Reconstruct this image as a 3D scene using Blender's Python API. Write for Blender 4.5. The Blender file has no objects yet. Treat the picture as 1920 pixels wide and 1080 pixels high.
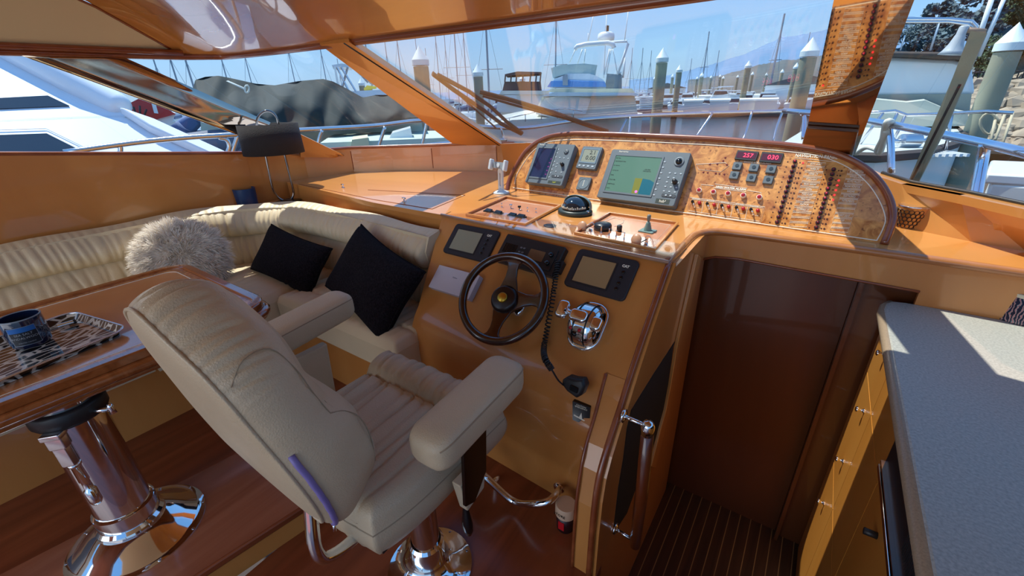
import bpy, math, random
from mathutils import Vector, Matrix, noise
random.seed(7)
C = bpy.context.scene.collection
SC = bpy.context.scene
# ---------------------------------------------------------------- camera
FPX = 802.0; CZ = 1.55
R0 = Vector((0.821176, -0.216168, 0.528148)); 
dn = Vector((55.0, -1760.0, -FPX)).normalized(); UP = -dn
def rc(px, py): return Vector((px - 960.0, -(py - 540.0), -FPX)).normalized()
Fw = rc(1578, 157); Fw = (Fw - UP * Fw.dot(UP)).normalized(); Xw = Fw.cross(UP)
ROT = Matrix((Xw, Fw, UP))                       # camera -> world
CAMP = Vector((0, 0, CZ))
cam = bpy.data.cameras.new('camera'); camo = bpy.data.objects.new('camera', cam); C.objects.link(camo)
cam.sensor_width = 36.0; cam.lens = FPX / 1920.0 * 36.0; cam.clip_start = 0.02; cam.clip_end = 3000
camo.matrix_world = Matrix.Translation(CAMP) @ ROT.to_4x4()
SC.camera = camo
# measured points of the place: a sight line met with a known plane of the room
def ray(px, py): return ROT @ rc(px, py)
def Pz(px, py, z): d = ray(px, py); return CAMP + d * ((z - CZ) / d.z)
def Py(px, py, y): d = ray(px, py); return CAMP + d * (y / d.y)
def Px(px, py, x): d = ray(px, py); return CAMP + d * (x / d.x)
def Pp(px, py, p0, n, off=0.0):
    d = ray(px, py); return CAMP + d * ((p0 + n * off - CAMP).dot(n) / d.dot(n))
def Ed(px, py, dist):
    d = ray(px, py); return CAMP + d * (dist / math.hypot(d.x, d.y))
# ---------------------------------------------------------------- light
SC.view_settings.view_transform = 'Standard'; SC.view_settings.look = 'None'
SC.view_settings.gamma = 1.0; SC.view_settings.use_curve_mapping = False
SC.view_settings.exposure = 0.2
w = bpy.data.worlds.new('sky'); SC.world = w; w.use_nodes = True
nt = w.node_tree; bg = nt.nodes['Background']
tc = nt.nodes.new('ShaderNodeTexCoord'); sp = nt.nodes.new('ShaderNodeSeparateXYZ'); rp = nt.nodes.new('ShaderNodeValToRGB')
nt.links.new(tc.outputs['Generated'], sp.inputs[0]); nt.links.new(sp.outputs['Z'], rp.inputs[0]); nt.links.new(rp.outputs[0], bg.inputs[0])
el = rp.color_ramp.elements
el[0].position = 0.0; el[0].color = (.40, .53, .68, 1)
el[1].position = 1.0; el[1].color = (.10, .27, .62, 1)
for p, c in ((.06, (.36, .56, .80, 1)), (.16, (.24, .49, .84, 1)), (.4, (.17, .40, .80, 1))):
    e = el.new(p); e.color = c
bg.inputs[1].default_value = 1.15
sun = bpy.data.lights.new('sun', 'SUN'); suno = bpy.data.objects.new('sun', sun); C.objects.link(suno)
sun.energy = 5.6; sun.angle = math.radians(.6); sun.color = (1.0, .94, .84)
suno.rotation_euler = Vector((.45, -.04, -1.0)).to_track_quat('-Z', 'Y').to_euler()
# added fill light, unseen behind the helm, brightens the cabin
al = bpy.data.lights.new('aft_fill', 'AREA'); alo = bpy.data.objects.new('aft_fill', al); C.objects.link(alo)
al.shape = 'RECTANGLE'; al.size = 3.4; al.size_y = 1.5; al.energy = 30; al.color = (1.0, .97, .93)
alo.location = (-1.6, -2.6, 1.45); alo.rotation_euler = (math.radians(83), 0, 0)
# ---------------------------------------------------------------- mesh helpers
MATS = {}
def _world(o): return MATS.get(o.name, Matrix.Identity(4))
class MB:
    def __init__(s): s.v = []; s.f = []; s.M = Matrix.Identity(4)
    def add(s, vs, fs):
        b = len(s.v); s.v += [s.M @ Vector(v) for v in vs]; s.f += [tuple(b + i for i in f) for f in fs]; return s
    def box(s, x0, x1, y0, y1, z0, z1):
        return s.add([(x0,y0,z0),(x1,y0,z0),(x1,y1,z0),(x0,y1,z0),(x0,y0,z1),(x1,y0,z1),(x1,y1,z1),(x0,y1,z1)],
                     [(0,3,2,1),(4,5,6,7),(0,1,5,4),(1,2,6,5),(2,3,7,6),(3,0,4,7)])
    def prism(s, poly, vec):
        n = len(poly); vec = Vector(vec); p = [Vector(q) for q in poly]
        return s.add(p + [q + vec for q in p], [tuple(range(n - 1, -1, -1)), tuple(range(n, 2 * n))] + [(i, (i + 1) % n, n + (i + 1) % n, n + i) for i in range(n)])
    def slab(s, poly, z0, z1, ch=0.0):              # 2-D outline raised from z0 to z1 with a chamfered top edge
        n = len(poly); cx = sum(p[0] for p in poly) / n; cy = sum(p[1] for p in poly) / n
        ins = []
        for x, y in poly:
            d = math.hypot(x - cx, y - cy) or 1; k = max(0, 1 - ch / d); ins.append((cx + (x - cx) * k, cy + (y - cy) * k))
        vs = [(x, y, z0) for x, y in poly] + [(x, y, z1 - ch) for x, y in poly] + ([(x, y, z1) for x, y in ins] if ch else [])
        L = 2 if ch else 1
        fs = [tuple(range(n - 1, -1, -1)), tuple(range(L * n, (L + 1) * n))]
        for k in range(L): fs += [(k*n + i, k*n + (i + 1) % n, (k+1)*n + (i + 1) % n, (k+1)*n + i) for i in range(n)]
        return s.add(vs, fs)
    def ring(s, outer, inner, z0, z1):
        n = len(outer)
        vs = [(x, y, z0) for x, y in outer] + [(x, y, z1) for x, y in outer] + [(x, y, z0) for x, y in inner] + [(x, y, z1) for x, y in inner]
        fs = []
        for i in range(n):
            j = (i + 1) % n
            fs += [(i, j, n+j, n+i), (2*n+j, 2*n+i, 3*n+i, 3*n+j), (n+i, n+j, 3*n+j, 3*n+i), (j, i, 2*n+i, 2*n+j)]
        return s.add(vs, fs)
    def tube(s, path, r, n=10, closed=False, caps=True, flat=1.0):
        P = [Vector(p) for p in path]; m = len(P); rr = r if isinstance(r, (list, tuple)) else [r] * m
        vs = []; up = None
        for i, p in enumerate(P):
            if closed: t = P[(i + 1) % m] - P[i - 1]
            else: t = P[min(i + 1, m - 1)] - P[max(i - 1, 0)]
            t = t.normalized() if t.length else Vector((0, 0, 1))
            if up is None:
                up = Vector((0, 0, 1)) if abs(t.z) < .9 else Vector((0, 1, 0))
            a = (up - t * up.dot(t));  a = a.normalized() if a.length > 1e-6 else t.orthogonal().normalized()
            up = a; b = t.cross(a)
            vs += [p + a * math.cos(2*math.pi*k/n) * rr[i] + b * math.sin(2*math.pi*k/n) * rr[i] * flat for k in range(n)]
        fs = []
        for i in range(m if closed else m - 1):
            j = (i + 1) % m
            fs += [(i*n + k, i*n + (k+1) % n, j*n + (k+1) % n, j*n + k) for k in range(n)]
        if not closed and caps: fs += [tuple(range(n - 1, -1, -1)), tuple(range((m-1)*n, m*n))]
        return s.add(vs, fs)
    def lathe(s, prof, n=24, sx=1, sy=1):           # prof: (radius, z)
        vs = []; fs = []
        for r, z in prof: vs += [(r*sx*math.cos(2*math.pi*k/n), r*sy*math.sin(2*math.pi*k/n), z) for k in range(n)]
        for i in range(len(prof) - 1): fs += [(i*n + k, i*n + (k+1) % n, (i+1)*n + (k+1) % n, (i+1)*n + k) for k in range(n)]
        if prof[0][0] > 1e-5: fs.append(tuple(range(n - 1, -1, -1)))
        if prof[-1][0] > 1e-5: fs.append(tuple(range((len(prof)-1)*n, len(prof)*n)))
        return s.add(vs, fs)
    def grid(s, fn, nu, nv, cu=False, cv=False):
        U = nu if cu else nu + 1; W = nv if cv else nv + 1
        vs = [fn(i / nu, j / nv) for i in range(U) for j in range(W)]
        fs = [(i*W + j, ((i+1) % U)*W + j, ((i+1) % U)*W + (j+1) % W, i*W + (j+1) % W) for i in range(nu) for j in range(nv)]
        return s.add(vs, fs)
    def at(s, M): s.M = M; return s
    def build(s, name, m, parent=None, smooth=False, bevel=0, sub=0, solid=0, weld=False, auto=None):
        if parent is not None: Mw = _world(parent)
        else:
            xs = [v.x for v in s.v]; ys = [v.y for v in s.v]; zs = [v.z for v in s.v]
            Mw = Matrix.Translation(((min(xs)+max(xs))/2, (min(ys)+max(ys))/2, min(zs)))
        inv = Mw.inverted(); me = bpy.data.meshes.new(name)
        me.from_pydata([inv @ v for v in s.v], [], s.f); me.update()
        import bmesh
        b = bmesh.new(); b.from_mesh(me)
        if weld: bmesh.ops.remove_doubles(b, verts=b.verts, dist=1e-5)
        bmesh.ops.recalc_face_normals(b, faces=b.faces); b.to_mesh(me); b.free()
        o = bpy.data.objects.new(name, me); C.objects.link(o); me.materials.append(m)
        if parent is not None: o.parent = parent; MATS[o.name] = Mw
        else: o.matrix_world = Mw; MATS[o.name] = Mw
        if smooth: me.shade_smooth()
        if auto:
            me.shade_smooth(); me.set_sharp_from_angle(angle=math.radians(auto))
        if bevel:
            md = o.modifiers.new('bevel', 'BEVEL'); md.width = bevel; md.segments = 2; md.limit_method = 'ANGLE'; md.angle_limit = math.radians(40)
            me.shade_smooth(); 
            try: me.set_sharp_from_angle(angle=math.radians(50))
            except Exception: pass
        if sub: md = o.modifiers.new('sub', 'SUBSURF'); md.levels = sub; md.render_levels = sub
        if solid: md = o.modifiers.new('solid', 'SOLIDIFY'); md.thickness = solid
        return o
def tag(o, label=None, cat=None, group=None, kind=None):
    if label: o['label'] = label
    if cat: o['category'] = cat
    if group: o['group'] = group
    if kind: o['kind'] = kind
    return o
def thing(name, loc, label, cat, group=None, M=None):
    o = bpy.data.objects.new(name, None); C.objects.link(o); o.empty_display_size = .05
    Mw = M if M is not None else Matrix.Translation(Vector(loc)); o.matrix_world = Mw; MATS[o.name] = Mw
    return tag(o, label, cat, group)
def copy_tree(o, M=None, parent=None):
    c = o.copy(); C.objects.link(c)
    if parent is not None: c.parent = parent
    elif M is not None: c.matrix_world = M; MATS[c.name] = M
    for ch in list(o.children): copy_tree(ch, None, c)
    return c
def rrect(w, h, r, cx=0, cy=0, n=5):
    out = []; r = min(r, w/2 - 1e-5, h/2 - 1e-5)
    for (sx, sy, a0) in ((1, 1, 0), (-1, 1, 90), (-1, -1, 180), (1, -1, 270)):
        for k in range(n + 1):
            a = math.radians(a0 + 90 * k / n); out.append((cx + sx*(w/2 - r) + r*math.cos(a), cy + sy*(h/2 - r) + r*math.sin(a)))
    return out
def disc(r, cx=0, cy=0, n=16): return [(cx + r*math.cos(2*math.pi*k/n), cy + r*math.sin(2*math.pi*k/n)) for k in range(n)]
def frame4(tl, tr, br, bl, p0, n, off=0):           # device frame (x right, y up, z out) on a plane from its four seen corners
    a, b, c, d = [Pp(*q, p0, n, off) for q in (tl, tr, br, bl)]
    cen = (a + b + c + d) / 4; ux = ((b - a) + (c - d)); ux = (ux - n * ux.dot(n)).normalized(); uy = n.cross(ux)
    w = ((b - a).length + (c - d).length) / 2; h = (((a - d).dot(uy)) + ((b - c).dot(uy))) / 2
    M = Matrix((ux, uy, n)).transposed().to_4x4(); M.translation = cen - n * off
    return M, w, h
def frameat(p, n, xdir):
    n = Vector(n).normalized(); x = Vector(xdir); x = (x - n * x.dot(n)).normalized(); y = n.cross(x)
    M = Matrix((x, y, n)).transposed().to_4x4(); M.translation = Vector(p); return M
def curve_pts(pts, n=8, closed=False):              # Catmull-Rom through points
    P = [Vector(p) for p in pts]; out = []; m = len(P)
    for i in range(m if closed else m - 1):
        p0 = P[i-1] if (i > 0 or closed) else P[0]*2 - P[1]; p1 = P[i]; p2 = P[(i+1) % m]; p3 = P[(i+2) % m] if (i + 2 < m or closed) else P[-1]*2 - P[-2]
        for k in range(n):
            t = k / n
            out.append(.5*((2*p1) + (p2-p0)*t + (2*p0-5*p1+4*p2-p3)*t*t + (3*p1-p0-3*p2+p3)*t*t*t))
    if not closed: out.append(P[-1])
    return out
def text_mb(body, size, M, parent, mat, name='lettering', depth=.0004, align='CENTER', sx=1.0, label=None, bold=.0):
    cu = bpy.data.curves.new('t', 'FONT'); cu.body = body; cu.size = size; cu.align_x = align; cu.align_y = 'CENTER'; cu.extrude = depth; cu.offset = bold; cu.resolution_u = 2
    to = bpy.data.objects.new('t', cu); C.objects.link(to)
    dg = bpy.context.evaluated_depsgraph_get(); me = bpy.data.meshes.new_from_object(to.evaluated_get(dg))
    C.objects.unlink(to); bpy.data.objects.remove(to)
    inv = _world(parent).inverted() @ M
    for v in me.vertices: v.co = inv @ Vector((v.co.x * sx, v.co.y, v.co.z + depth))
    me.materials.clear(); me.materials.append(mat); me.name = name
    o = bpy.data.objects.new(name, me); C.objects.link(o); o.parent = parent
    if label: o['label'] = label
    return o
# ---------------------------------------------------------------- materials
def srgb(r, g, b):
    f = lambda c: (c/255/12.92) if c/255 <= .04045 else ((c/255 + .055)/1.055)**2.4
    return (f(r), f(g), f(b), 1)
def mat(name, col, rough=.5, metal=0, coat=0, bump=0, bscale=50, var=0, vscale=6, emit=None, estr=1, trans=0, spec=None, sheen=0, coatr=.05, tex='NOISE'):
    m = bpy.data.materials.new(name); m.use_nodes = True; nt = m.node_tree; b = nt.nodes['Principled BSDF']
    b.inputs['Base Color'].default_value = col; b.inputs['Roughness'].default_value = rough; b.inputs['Metallic'].default_value = metal
    b.inputs['Coat Weight'].default_value = coat; b.inputs['Coat Roughness'].default_value = coatr
    if spec is not None: b.inputs['Specular IOR Level'].default_value = spec
    if sheen: b.inputs['Sheen Weight'].default_value = sheen
    if trans: b.inputs['Transmission Weight'].default_value = trans
    if emit: b.inputs['Emission Color'].default_value = emit; b.inputs['Emission Strength'].default_value = estr
    t = nt.nodes.new('ShaderNodeTexCoord')
    if var:
        n1 = nt.nodes.new('ShaderNodeTexNoise'); n1.inputs['Scale'].default_value = vscale; n1.inputs['Detail'].default_value = 4
        mx = nt.nodes.new('ShaderNodeMixRGB'); mx.blend_type = 'MULTIPLY'; mx.inputs[1].default_value = col
        rpp = nt.nodes.new('ShaderNodeValToRGB'); rpp.color_ramp.elements[0].position = .3; rpp.color_ramp.elements[1].position = .7
        v = 1 - var; rpp.color_ramp.elements[0].color = (v, v, v, 1); rpp.color_ramp.elements[1].color = (1, 1, 1, 1)
        mx.inputs[0].default_value = 1
        nt.links.new(t.outputs['Object'], n1.inputs['Vector']); nt.links.new(n1.outputs['Fac'], rpp.inputs[0]); nt.links.new(rpp.outputs[0], mx.inputs[2]); nt.links.new(mx.outputs[0], b.inputs['Base Color'])
    if bump:
        if tex == 'VORONOI': n2 = nt.nodes.new('ShaderNodeTexVoronoi'); o_ = 'Distance'
        else: n2 = nt.nodes.new('ShaderNodeTexNoise'); n2.inputs['Detail'].default_value = 5; o_ = 'Fac'
        n2.inputs['Scale'].default_value = bscale
        bp = nt.nodes.new('ShaderNodeBump'); bp.inputs['Strength'].default_value = bump; bp.inputs['Distance'].default_value = .01
        nt.links.new(t.outputs['Object'], n2.inputs['Vector']); nt.links.new(n2.outputs[o_], bp.inputs['Height']); nt.links.new(bp.outputs[0], b.inputs['Normal'])
    return m
def wood(name, c1, c2, rough=.28, coat=.6, scale=(1.2, 9, 9), dist=2.5, burl=False, rot=(0,0,0), coatr=.04, lo=.35, hi=.68):
    m = bpy.data.materials.new(name); m.use_nodes = True; nt = m.node_tree; b = nt.nodes['Principled BSDF']
    b.inputs['Roughness'].default_value = rough; b.inputs['Coat Weight'].default_value = coat; b.inputs['Coat Roughness'].default_value = coatr
    t = nt.nodes.new('ShaderNodeTexCoord'); mp = nt.nodes.new('ShaderNodeMapping'); mp.inputs['Scale'].default_value = scale; mp.inputs['Rotation'].default_value = rot
    n = nt.nodes.new('ShaderNodeTexNoise'); n.inputs['Scale'].default_value = 1.6 if not burl else 14; n.inputs['Detail'].default_value = 7; n.inputs['Distortion'].default_value = dist
    n.inputs['Roughness'].default_value = .6 if burl else .5
    r = nt.nodes.new('ShaderNodeValToRGB'); r.color_ramp.elements[0].position = lo; r.color_ramp.elements[1].position = hi
    r.color_ramp.elements[0].color = c1; r.color_ramp.elements[1].color = c2
    nt.links.new(t.outputs['Object'], mp.inputs[0]); nt.links.new(mp.outputs[0], n.inputs['Vector']); nt.links.new(n.outputs['Fac'], r.inputs[0])
    if burl:
        e = r.color_ramp.elements.new(.5); e.color = tuple((a*1.0 + bb) / 2 for a, bb in zip(c1, c2))
        vo = nt.nodes.new('ShaderNodeTexNoise'); vo.inputs['Scale'].default_value = 55; vo.inputs['Detail'].default_value = 2
        r2 = nt.nodes.new('ShaderNodeValToRGB'); r2.color_ramp.elements[0].position = .28; r2.color_ramp.elements[1].position = .38
        r2.color_ramp.elements[0].color = (.35, .22, .12, 1); r2.color_ramp.elements[1].color = (1, 1, 1, 1)
        mx = nt.nodes.new('ShaderNodeMixRGB'); mx.blend_type = 'MULTIPLY'; mx.inputs[0].default_value = 1
        nt.links.new(t.outputs['Object'], vo.inputs['Vector']); nt.links.new(vo.outputs['Fac'], r2.inputs[0]); nt.links.new(r.outputs[0], mx.inputs[1]); nt.links.new(r2.outputs[0], mx.inputs[2]); nt.links.new(mx.outputs[0], b.inputs['Base Color'])
    else: nt.links.new(r.outputs[0], b.inputs['Base Color'])
    return m
def glassmat(name, tint=(.93, .97, .98, 1), refl=1.0):
    m = bpy.data.materials.new(name); m.use_nodes = True; nt = m.node_tree; nt.nodes.clear()
    o = nt.nodes.new('ShaderNodeOutputMaterial'); tr = nt.nodes.new('ShaderNodeBsdfTransparent'); tr.inputs[0].default_value = tint
    g = nt.nodes.new('ShaderNodeBsdfGlossy'); g.inputs['Roughness'].default_value = .01; g.inputs[0].default_value = (1, 1, 1, 1)
    lw = nt.nodes.new('ShaderNodeLayerWeight'); lw.inputs[0].default_value = .5; mx = nt.nodes.new('ShaderNodeMixShader')
    pw = nt.nodes.new('ShaderNodeMath'); pw.operation = 'POWER'; pw.inputs[1].default_value = 5
    mu = nt.nodes.new('ShaderNodeMath'); mu.operation = 'MULTIPLY_ADD'; mu.inputs[1].default_value = .9 * refl; mu.inputs[2].default_value = .035 * refl
    nt.links.new(lw.outputs['Facing'], pw.inputs[0]); nt.links.new(pw.outputs[0], mu.inputs[0]); nt.links.new(mu.outputs[0], mx.inputs[0]); nt.links.new(tr.outputs[0], mx.inputs[1]); nt.links.new(g.outputs[0], mx.inputs[2]); nt.links.new(mx.outputs[0], o.inputs[0])
    return m
WOOD = wood('honey_maple', srgb(188,118,56), srgb(214,148,80), scale=(1.0, 1.0, .22), dist=1.2, lo=.3, hi=.75)
WOODH = wood('honey_maple_flat', srgb(202,130,62), srgb(226,158,86), scale=(.25, 1.0, 1.0), dist=1.2, lo=.3, hi=.75)
WOODT = wood('cherry_trim', srgb(128,62,32), srgb(150,80,44), scale=(.5, 3, 3))
WOODR = wood('red_floor_wood', srgb(116,54,28), srgb(146,74,42), rough=.3, coat=.35, scale=(4, .4, 4), coatr=.15)
WOODC = wood('overhead_varnish', srgb(186,118,56), srgb(212,146,78), rough=.2, coat=1.0, scale=(.3, 1.2, 1), dist=1.5, coatr=.02, lo=.3, hi=.75)
BURL = wood('burl_veneer', srgb(168,96,40), srgb(232,164,88), burl=True, scale=(1, 1, 1), dist=1.8, coat=.5)
TABLEW = wood('table_veneer', srgb(186,120,70), srgb(214,152,102), scale=(1.2, .5, 1), dist=2, coat=1.0, rough=.2, coatr=.02)
DARKW = wood('wheel_walnut', srgb(30,10,6), srgb(62,22,12), coat=1, rough=.2)
LEATHER = mat('cream_leather', srgb(216,196,162), .48, bump=.12, bscale=160, var=.08, vscale=4)
LEATHER2 = mat('helm_leather', srgb(204,182,150), .42, bump=.25, bscale=260, var=.12, vscale=5)
CHROME = mat('chrome', (.82, .82, .82, 1), .06, 1)
STEEL = mat('brushed_steel', (.7, .7, .72, 1), .22, 1)
BLACKP = mat('black_plastic', srgb(30,31,34), .45, bump=.05, bscale=300)
BLACKG = mat('gloss_black', srgb(14,14,16), .15)
GREYP = mat('grey_plastic', srgb(98,108,114), .45, bump=.04, bscale=300)
GREYB = mat('grey_button', srgb(180,190,195), .4)
RED = mat('red_plastic', srgb(190,24,34), .3)
DRED = mat('dark_red_plastic', srgb(110,20,34), .25)
WHITEP = mat('white_paint_line', srgb(244,236,216), .5)
WHITE = mat('white_gelcoat', srgb(232,238,240), .3, coat=.3)
GELS = mat('sportfisher_gelcoat', srgb(226,228,218), .35)
CORIAN = mat('speckled_countertop', srgb(182,180,170), .38, var=.34, vscale=170, bump=.0)
GLASS = glassmat('window_glass')
DARKGLASS = mat('dark_glass', srgb(40,52,66), .08, coat=.5)
# ================================================================ THE CABIN SHELL
def S(o): o['kind'] = 'structure'; return o
DK = 1.0
rim = [Pz(1250,488,DK), Vector((-.37,1.60,DK)), Vector((-.37,1.80,DK)), Vector((-.352,1.87,DK)), Vector((-.31,1.925,DK)), Vector((-.22,1.945,DK)), Vector((0,1.948,DK)), Vector((.3,1.945,DK)), Vector((.7,1.93,DK)), Vector((1.5,1.93,DK))]
TL = Vector((-1.51,1.53,DK)); TR = rim[0]
# deck (dash top)
deck = [TL] + rim + [Vector(p+(DK,)) for p in ((1.5,2.2),(.95,2.15),(.65,2.17),(.34,2.32),(.1,2.6),(-.6,2.72),(-1.5,2.76),(-2.05,2.72),(-2.55,2.53),(-3.0,2.28),(-3.22,1.95),(-3.2,1.665))] + [Vector((-2.06,1.54,DK))]
S(MB().prism([p - Vector((0,0,.025)) for p in deck], (0,0,.025)).build('trim_dashtop', WOODH))
b = MB().tube([p - Vector((0,0,.012)) for p in curve_pts(rim, 4)], .016, 8)
S(b.build('trim_rim', wood('rim_wood', srgb(168,104,56), srgb(190,124,72)), smooth=True))
# box face behind the forward settee
S(MB().prism([Vector((-3.2,1.665,.55)), Vector((-2.06,1.54,.55)), Vector((-1.51,1.53,.55)), Vector((-1.51,1.53,.975)), Vector((-2.06,1.54,.975)), Vector((-3.2,1.665,.975))], (0,.02,0)).build('wall_dashfront', WOOD))
# left side wall and the wall under the left windows
plan = [(-3.22,-1.2),(-3.22,.3),(-3.22,.9),(-3.22,1.4),(-3.22,1.85),(-3.1,2.18),(-2.85,2.38),(-2.55,2.53),(-2.3,2.63),(-2.05,2.72),(-1.89,2.74)]
def sillz(i):
    return {0:1.42,1:1.355,2:1.285,3:1.23,4:1.19,5:1.185,6:1.185,7:1.19,8:1.2,9:1.205,10:1.205}[i]
sill = [Vector((x,y,sillz(i))) for i,(x,y) in enumerate(plan)]
b = MB()
for i in range(len(plan)-1):
    a, c = plan[i], plan[i+1]
    q = [Vector((a[0],a[1],-.3)), Vector((c[0],c[1],-.3)), sill[i+1], sill[i]]
    nrm = Vector((-(c[1]-a[1]), c[0]-a[0], 0)).normalized()*.03
    b.prism(q, nrm)
S(b.build('wall_left', WOOD))
b = MB()
for i in range(len(plan)-1): 
    p, q = sill[i], sill[i+1]
b.tube([s_+Vector((-.01,0,.004)) for s_ in sill], .013, 8)
S(b.build('trim_sill_left', WOODT, smooth=True))
# seams in the veneer below the window
b = MB()
for i in (5,7,9): b.box(plan[i][0]-.002, plan[i][0]+.002, plan[i][1]-.004, plan[i][1]+.002, 1.02, sillz(i)-.02)
S(b.build('trim_veneer_seam', WOODT))
# corner ledge behind the settee
S(MB().prism([Vector(p) for p in ((-3.21,.88,.89),(-3.15,.92,.89),(-3.03,1.24,.89),(-2.79,1.44,.89),(-2.45,1.515,.89),(-2.1,1.52,.89),(-2.1,1.56,.89),(-3.21,1.68,.89))], (0,0,-.03)).build('trim_corner_ledge', WOODH))
# front wall under the windscreen
WSB0 = Vector((-1.89,2.6,1.225)); 
wsn = Vector((0,-.675,-.52)).cross(Vector((1,0,0)))
WS0 = Vector((0,2.6,1.27)); WSN = Vector((0, -.63, -.48)).normalized()
_k = Vector((0,.45,.893)).normalized()
S(MB().prism([Vector(p) for p in ((-1.95,2.70,.97),(-1.5,2.74,.97),(-.6,2.70,.97),(.1,2.58,.97),(.1,2.56,1.25),(-.6,2.66,1.25),(-1.5,2.66,1.24),(-1.95,2.64,1.215))], (0,.04,.0)).build('wall_front', WOOD))
# right: wall curving aft under the right window
rp_ = [(.1,2.56,1.25),(.3,2.26,1.21),(.47,2.07,1.195),(.62,1.93,1.185),(1.0,1.6,1.17),(1.5,1.2,1.17)]
rsill = [Vector((.06,2.62,1.22)), Vector((.20,2.50,1.175)), Pz(1690,345,1.16), Pz(1800,366,1.16), Pz(1920,392,1.158), Pz(2080,425,1.155), Pz(2400,480,1.15)]
rback = [Vector((.06,2.6,1.0)), Vector((.22,2.45,1.0)), Vector((.36,2.30,1.0)), Vector((.52,2.21,1.0)), Vector((.65,2.16,1.0)), Vector((.95,2.0,1.0)), Vector((1.5,1.8,1.0))]
b = MB()
for i in range(6):
    b.prism([rback[i], rback[i+1], rsill[i+1], rsill[i]], (.02,.03,0))
S(b.build('wall_right', WOOD))
b = MB()
for i in range(6):
    o_ = Vector((.035,.045,.0)); b.prism([rsill[i], rsill[i+1], rsill[i+1]+o_, rsill[i]+o_], (0,0,-.03))
S(b.build('trim_sill_right', WOODH))
b = MB().tube([p+Vector((.035,.045,.004)) for p in rsill[1:]], .008, 8)
S(b.build('trim_window_seal_right', mat('black_rubber', srgb(16,26,30), .4), smooth=True))
# ---- windscreen
def ws(px,py,off=0): return Pp(px,py,WS0,_k.copy(),off)
# aperture of the left main pane, taken on the raked windscreen plane
glassL = [ws(650,76), ws(945,274), ws(1250,300), ws(1520,300), ws(1585,-60), ws(1100,10)]
S(MB().prism(glassL, _k*.006).build('window_1', GLASS))
GLASS2 = glassmat('side_glass', (.93,.97,.98,1), .32)
glassR_top = [p + (Vector((.18,-.46,.62))) for p in rsill]
b = MB()
for i in range(6):
    b.prism([rsill[i]+Vector((.03,.04,0)), rsill[i+1]+Vector((.03,.04,0)), rsill[i+1]+Vector((.03,-.98,.60)), rsill[i]+Vector((.03,-.98,.60))], (.003,.004,.003))
S(b.build('window_2', GLASS2, weld=True))
# left side window, between the sill and the roof edge
lowL = sill; upL = [Vector((-3.2,-1.2,1.8)),Vector((-3.2,.0,1.8)),Vector((-3.2,.5,1.8)),Vector((-3.2,.9,1.8)),Vector((-3.19,1.15,1.8)),Vector((-3.12,1.36,1.8)),Pz(430,105,1.8),Pz(500,98,1.8),Pz(560,91,1.8),Pz(605,85,1.8),Pz(640,81,1.8)]
b = MB()
for i in range(len(lowL)-1): b.prism([lowL[i]+Vector((-.02,.01,0)), lowL[i+1]+Vector((-.02,.01,0)), upL[i+1]+Vector((-.02,.01,.01)), upL[i]+Vector((-.02,.01,.01))], (-.004,.003,0))
S(b.build('window_3', GLASS2, weld=True))
# A-pillar between them
pa, pb = ws(655,79,-.02), ws(942,272,-.02)
pc = Vector((-3.12,2.02,1.885)); pd = Px(795,272,-2.45); pd = Vector((-2.38,2.62,1.19))
b = MB().prism([pa, pb, pd, Pz(600,84,1.80)], (-.03,.02,.035))
S(b.build('trim_pillar_left', WOODH))
BR = bpy.data.materials['black_rubber']
b = MB().tube([ws(662,82,.004), ws(948,274,.004)], .011, 8)
b.tube([ws(645,80,-.02), ws(936,272,-.02)], .006, 6)
S(b.build('trim_window_seal_left', BR, smooth=True))
# polished centre mullion, mirrors the instrument panel
MIRR = mat('polished_mullion', (.62, .50, .38, 1), .03, 1)
mb0 = ws(1550,272,-.012); MN = (Matrix.Rotation(math.radians(4.0),3,'X') @ _k)
mm = lambda px,py: Pp(px,py,mb0,MN)
S(MB().prism([mm(1506,275), mm(1603,290), mm(1745,-80), mm(1580,-80)], MN*.05).build('trim_mullion', MIRR))
b = MB().prism([mm(1503,272), mm(1514,234), mm(1611,241), mm(1600,290)], -MN*.016)
S(b.build('trim_mullion_foot', wood('dark_foot', srgb(70,36,18), srgb(96,52,28)), bevel=.004))
# varnished slanting post of the side window, mirror bright
LM = mat('polished_side_post', (.60, .50, .40, 1), .05, 1)
from mathutils.bvhtree import BVHTree
gv = []; gf = []
for i in range(len(lowL)): gv += [lowL[i]+Vector((-.02,.01,-.05)), upL[i]+Vector((-.02,.01,.03))]
for i in range(len(lowL)-1): gf.append((2*i,2*i+2,2*i+3,2*i+1))
bvh = BVHTree.FromPolygons(gv, gf)
def on_glass(px, py, off=.018):                    # a spot of the side window's inner face
    d = ray(px,py); h = bvh.ray_cast(CAMP, d)[0]
    return (h if h else Px(px,py,-3.18)) - d*off
def post(u, v):
    x0, y0, x1, y1 = 36+(228-36)*v, 103+3*v, 548+(645-548)*v, 291
    return on_glass(x0+(x1-x0)*u, y0+(y1-y0)*u)
S(MB().grid(post, 30, 4).build('trim_side_post', LM, smooth=True, solid=.012))
def pfoot(u, v):
    return on_glass(563+(650-563)*u, (251+(293-251)*u)*(1-v)+294*v, .034)
S(MB().grid(pfoot, 8, 3).build('trim_post_foot', WOODH, solid=.01))
# ---- overhead
top = [Vector((-3.2,-1.2,1.79)), Vector((-3.2,.5,1.79)), Vector((-3.2,1.15,1.797)), Vector((-3.12,1.36,1.80)), Pz(430,105,1.80), Pz(500,98,1.80), Pz(605,85,1.80), ws(655,79), ws(900,48), ws(1180,10), ws(1400,-22), ws(1560,-48), ws(1750,-80), Vector((.95,1.35,1.84)), Vector((1.5,.9,1.84))]
tc_ = curve_pts(top[1:], 5)
b = MB().tube([top[0]]+tc_, .018, 8)
S(b.build('trim_header', WOODT, smooth=True))
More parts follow.
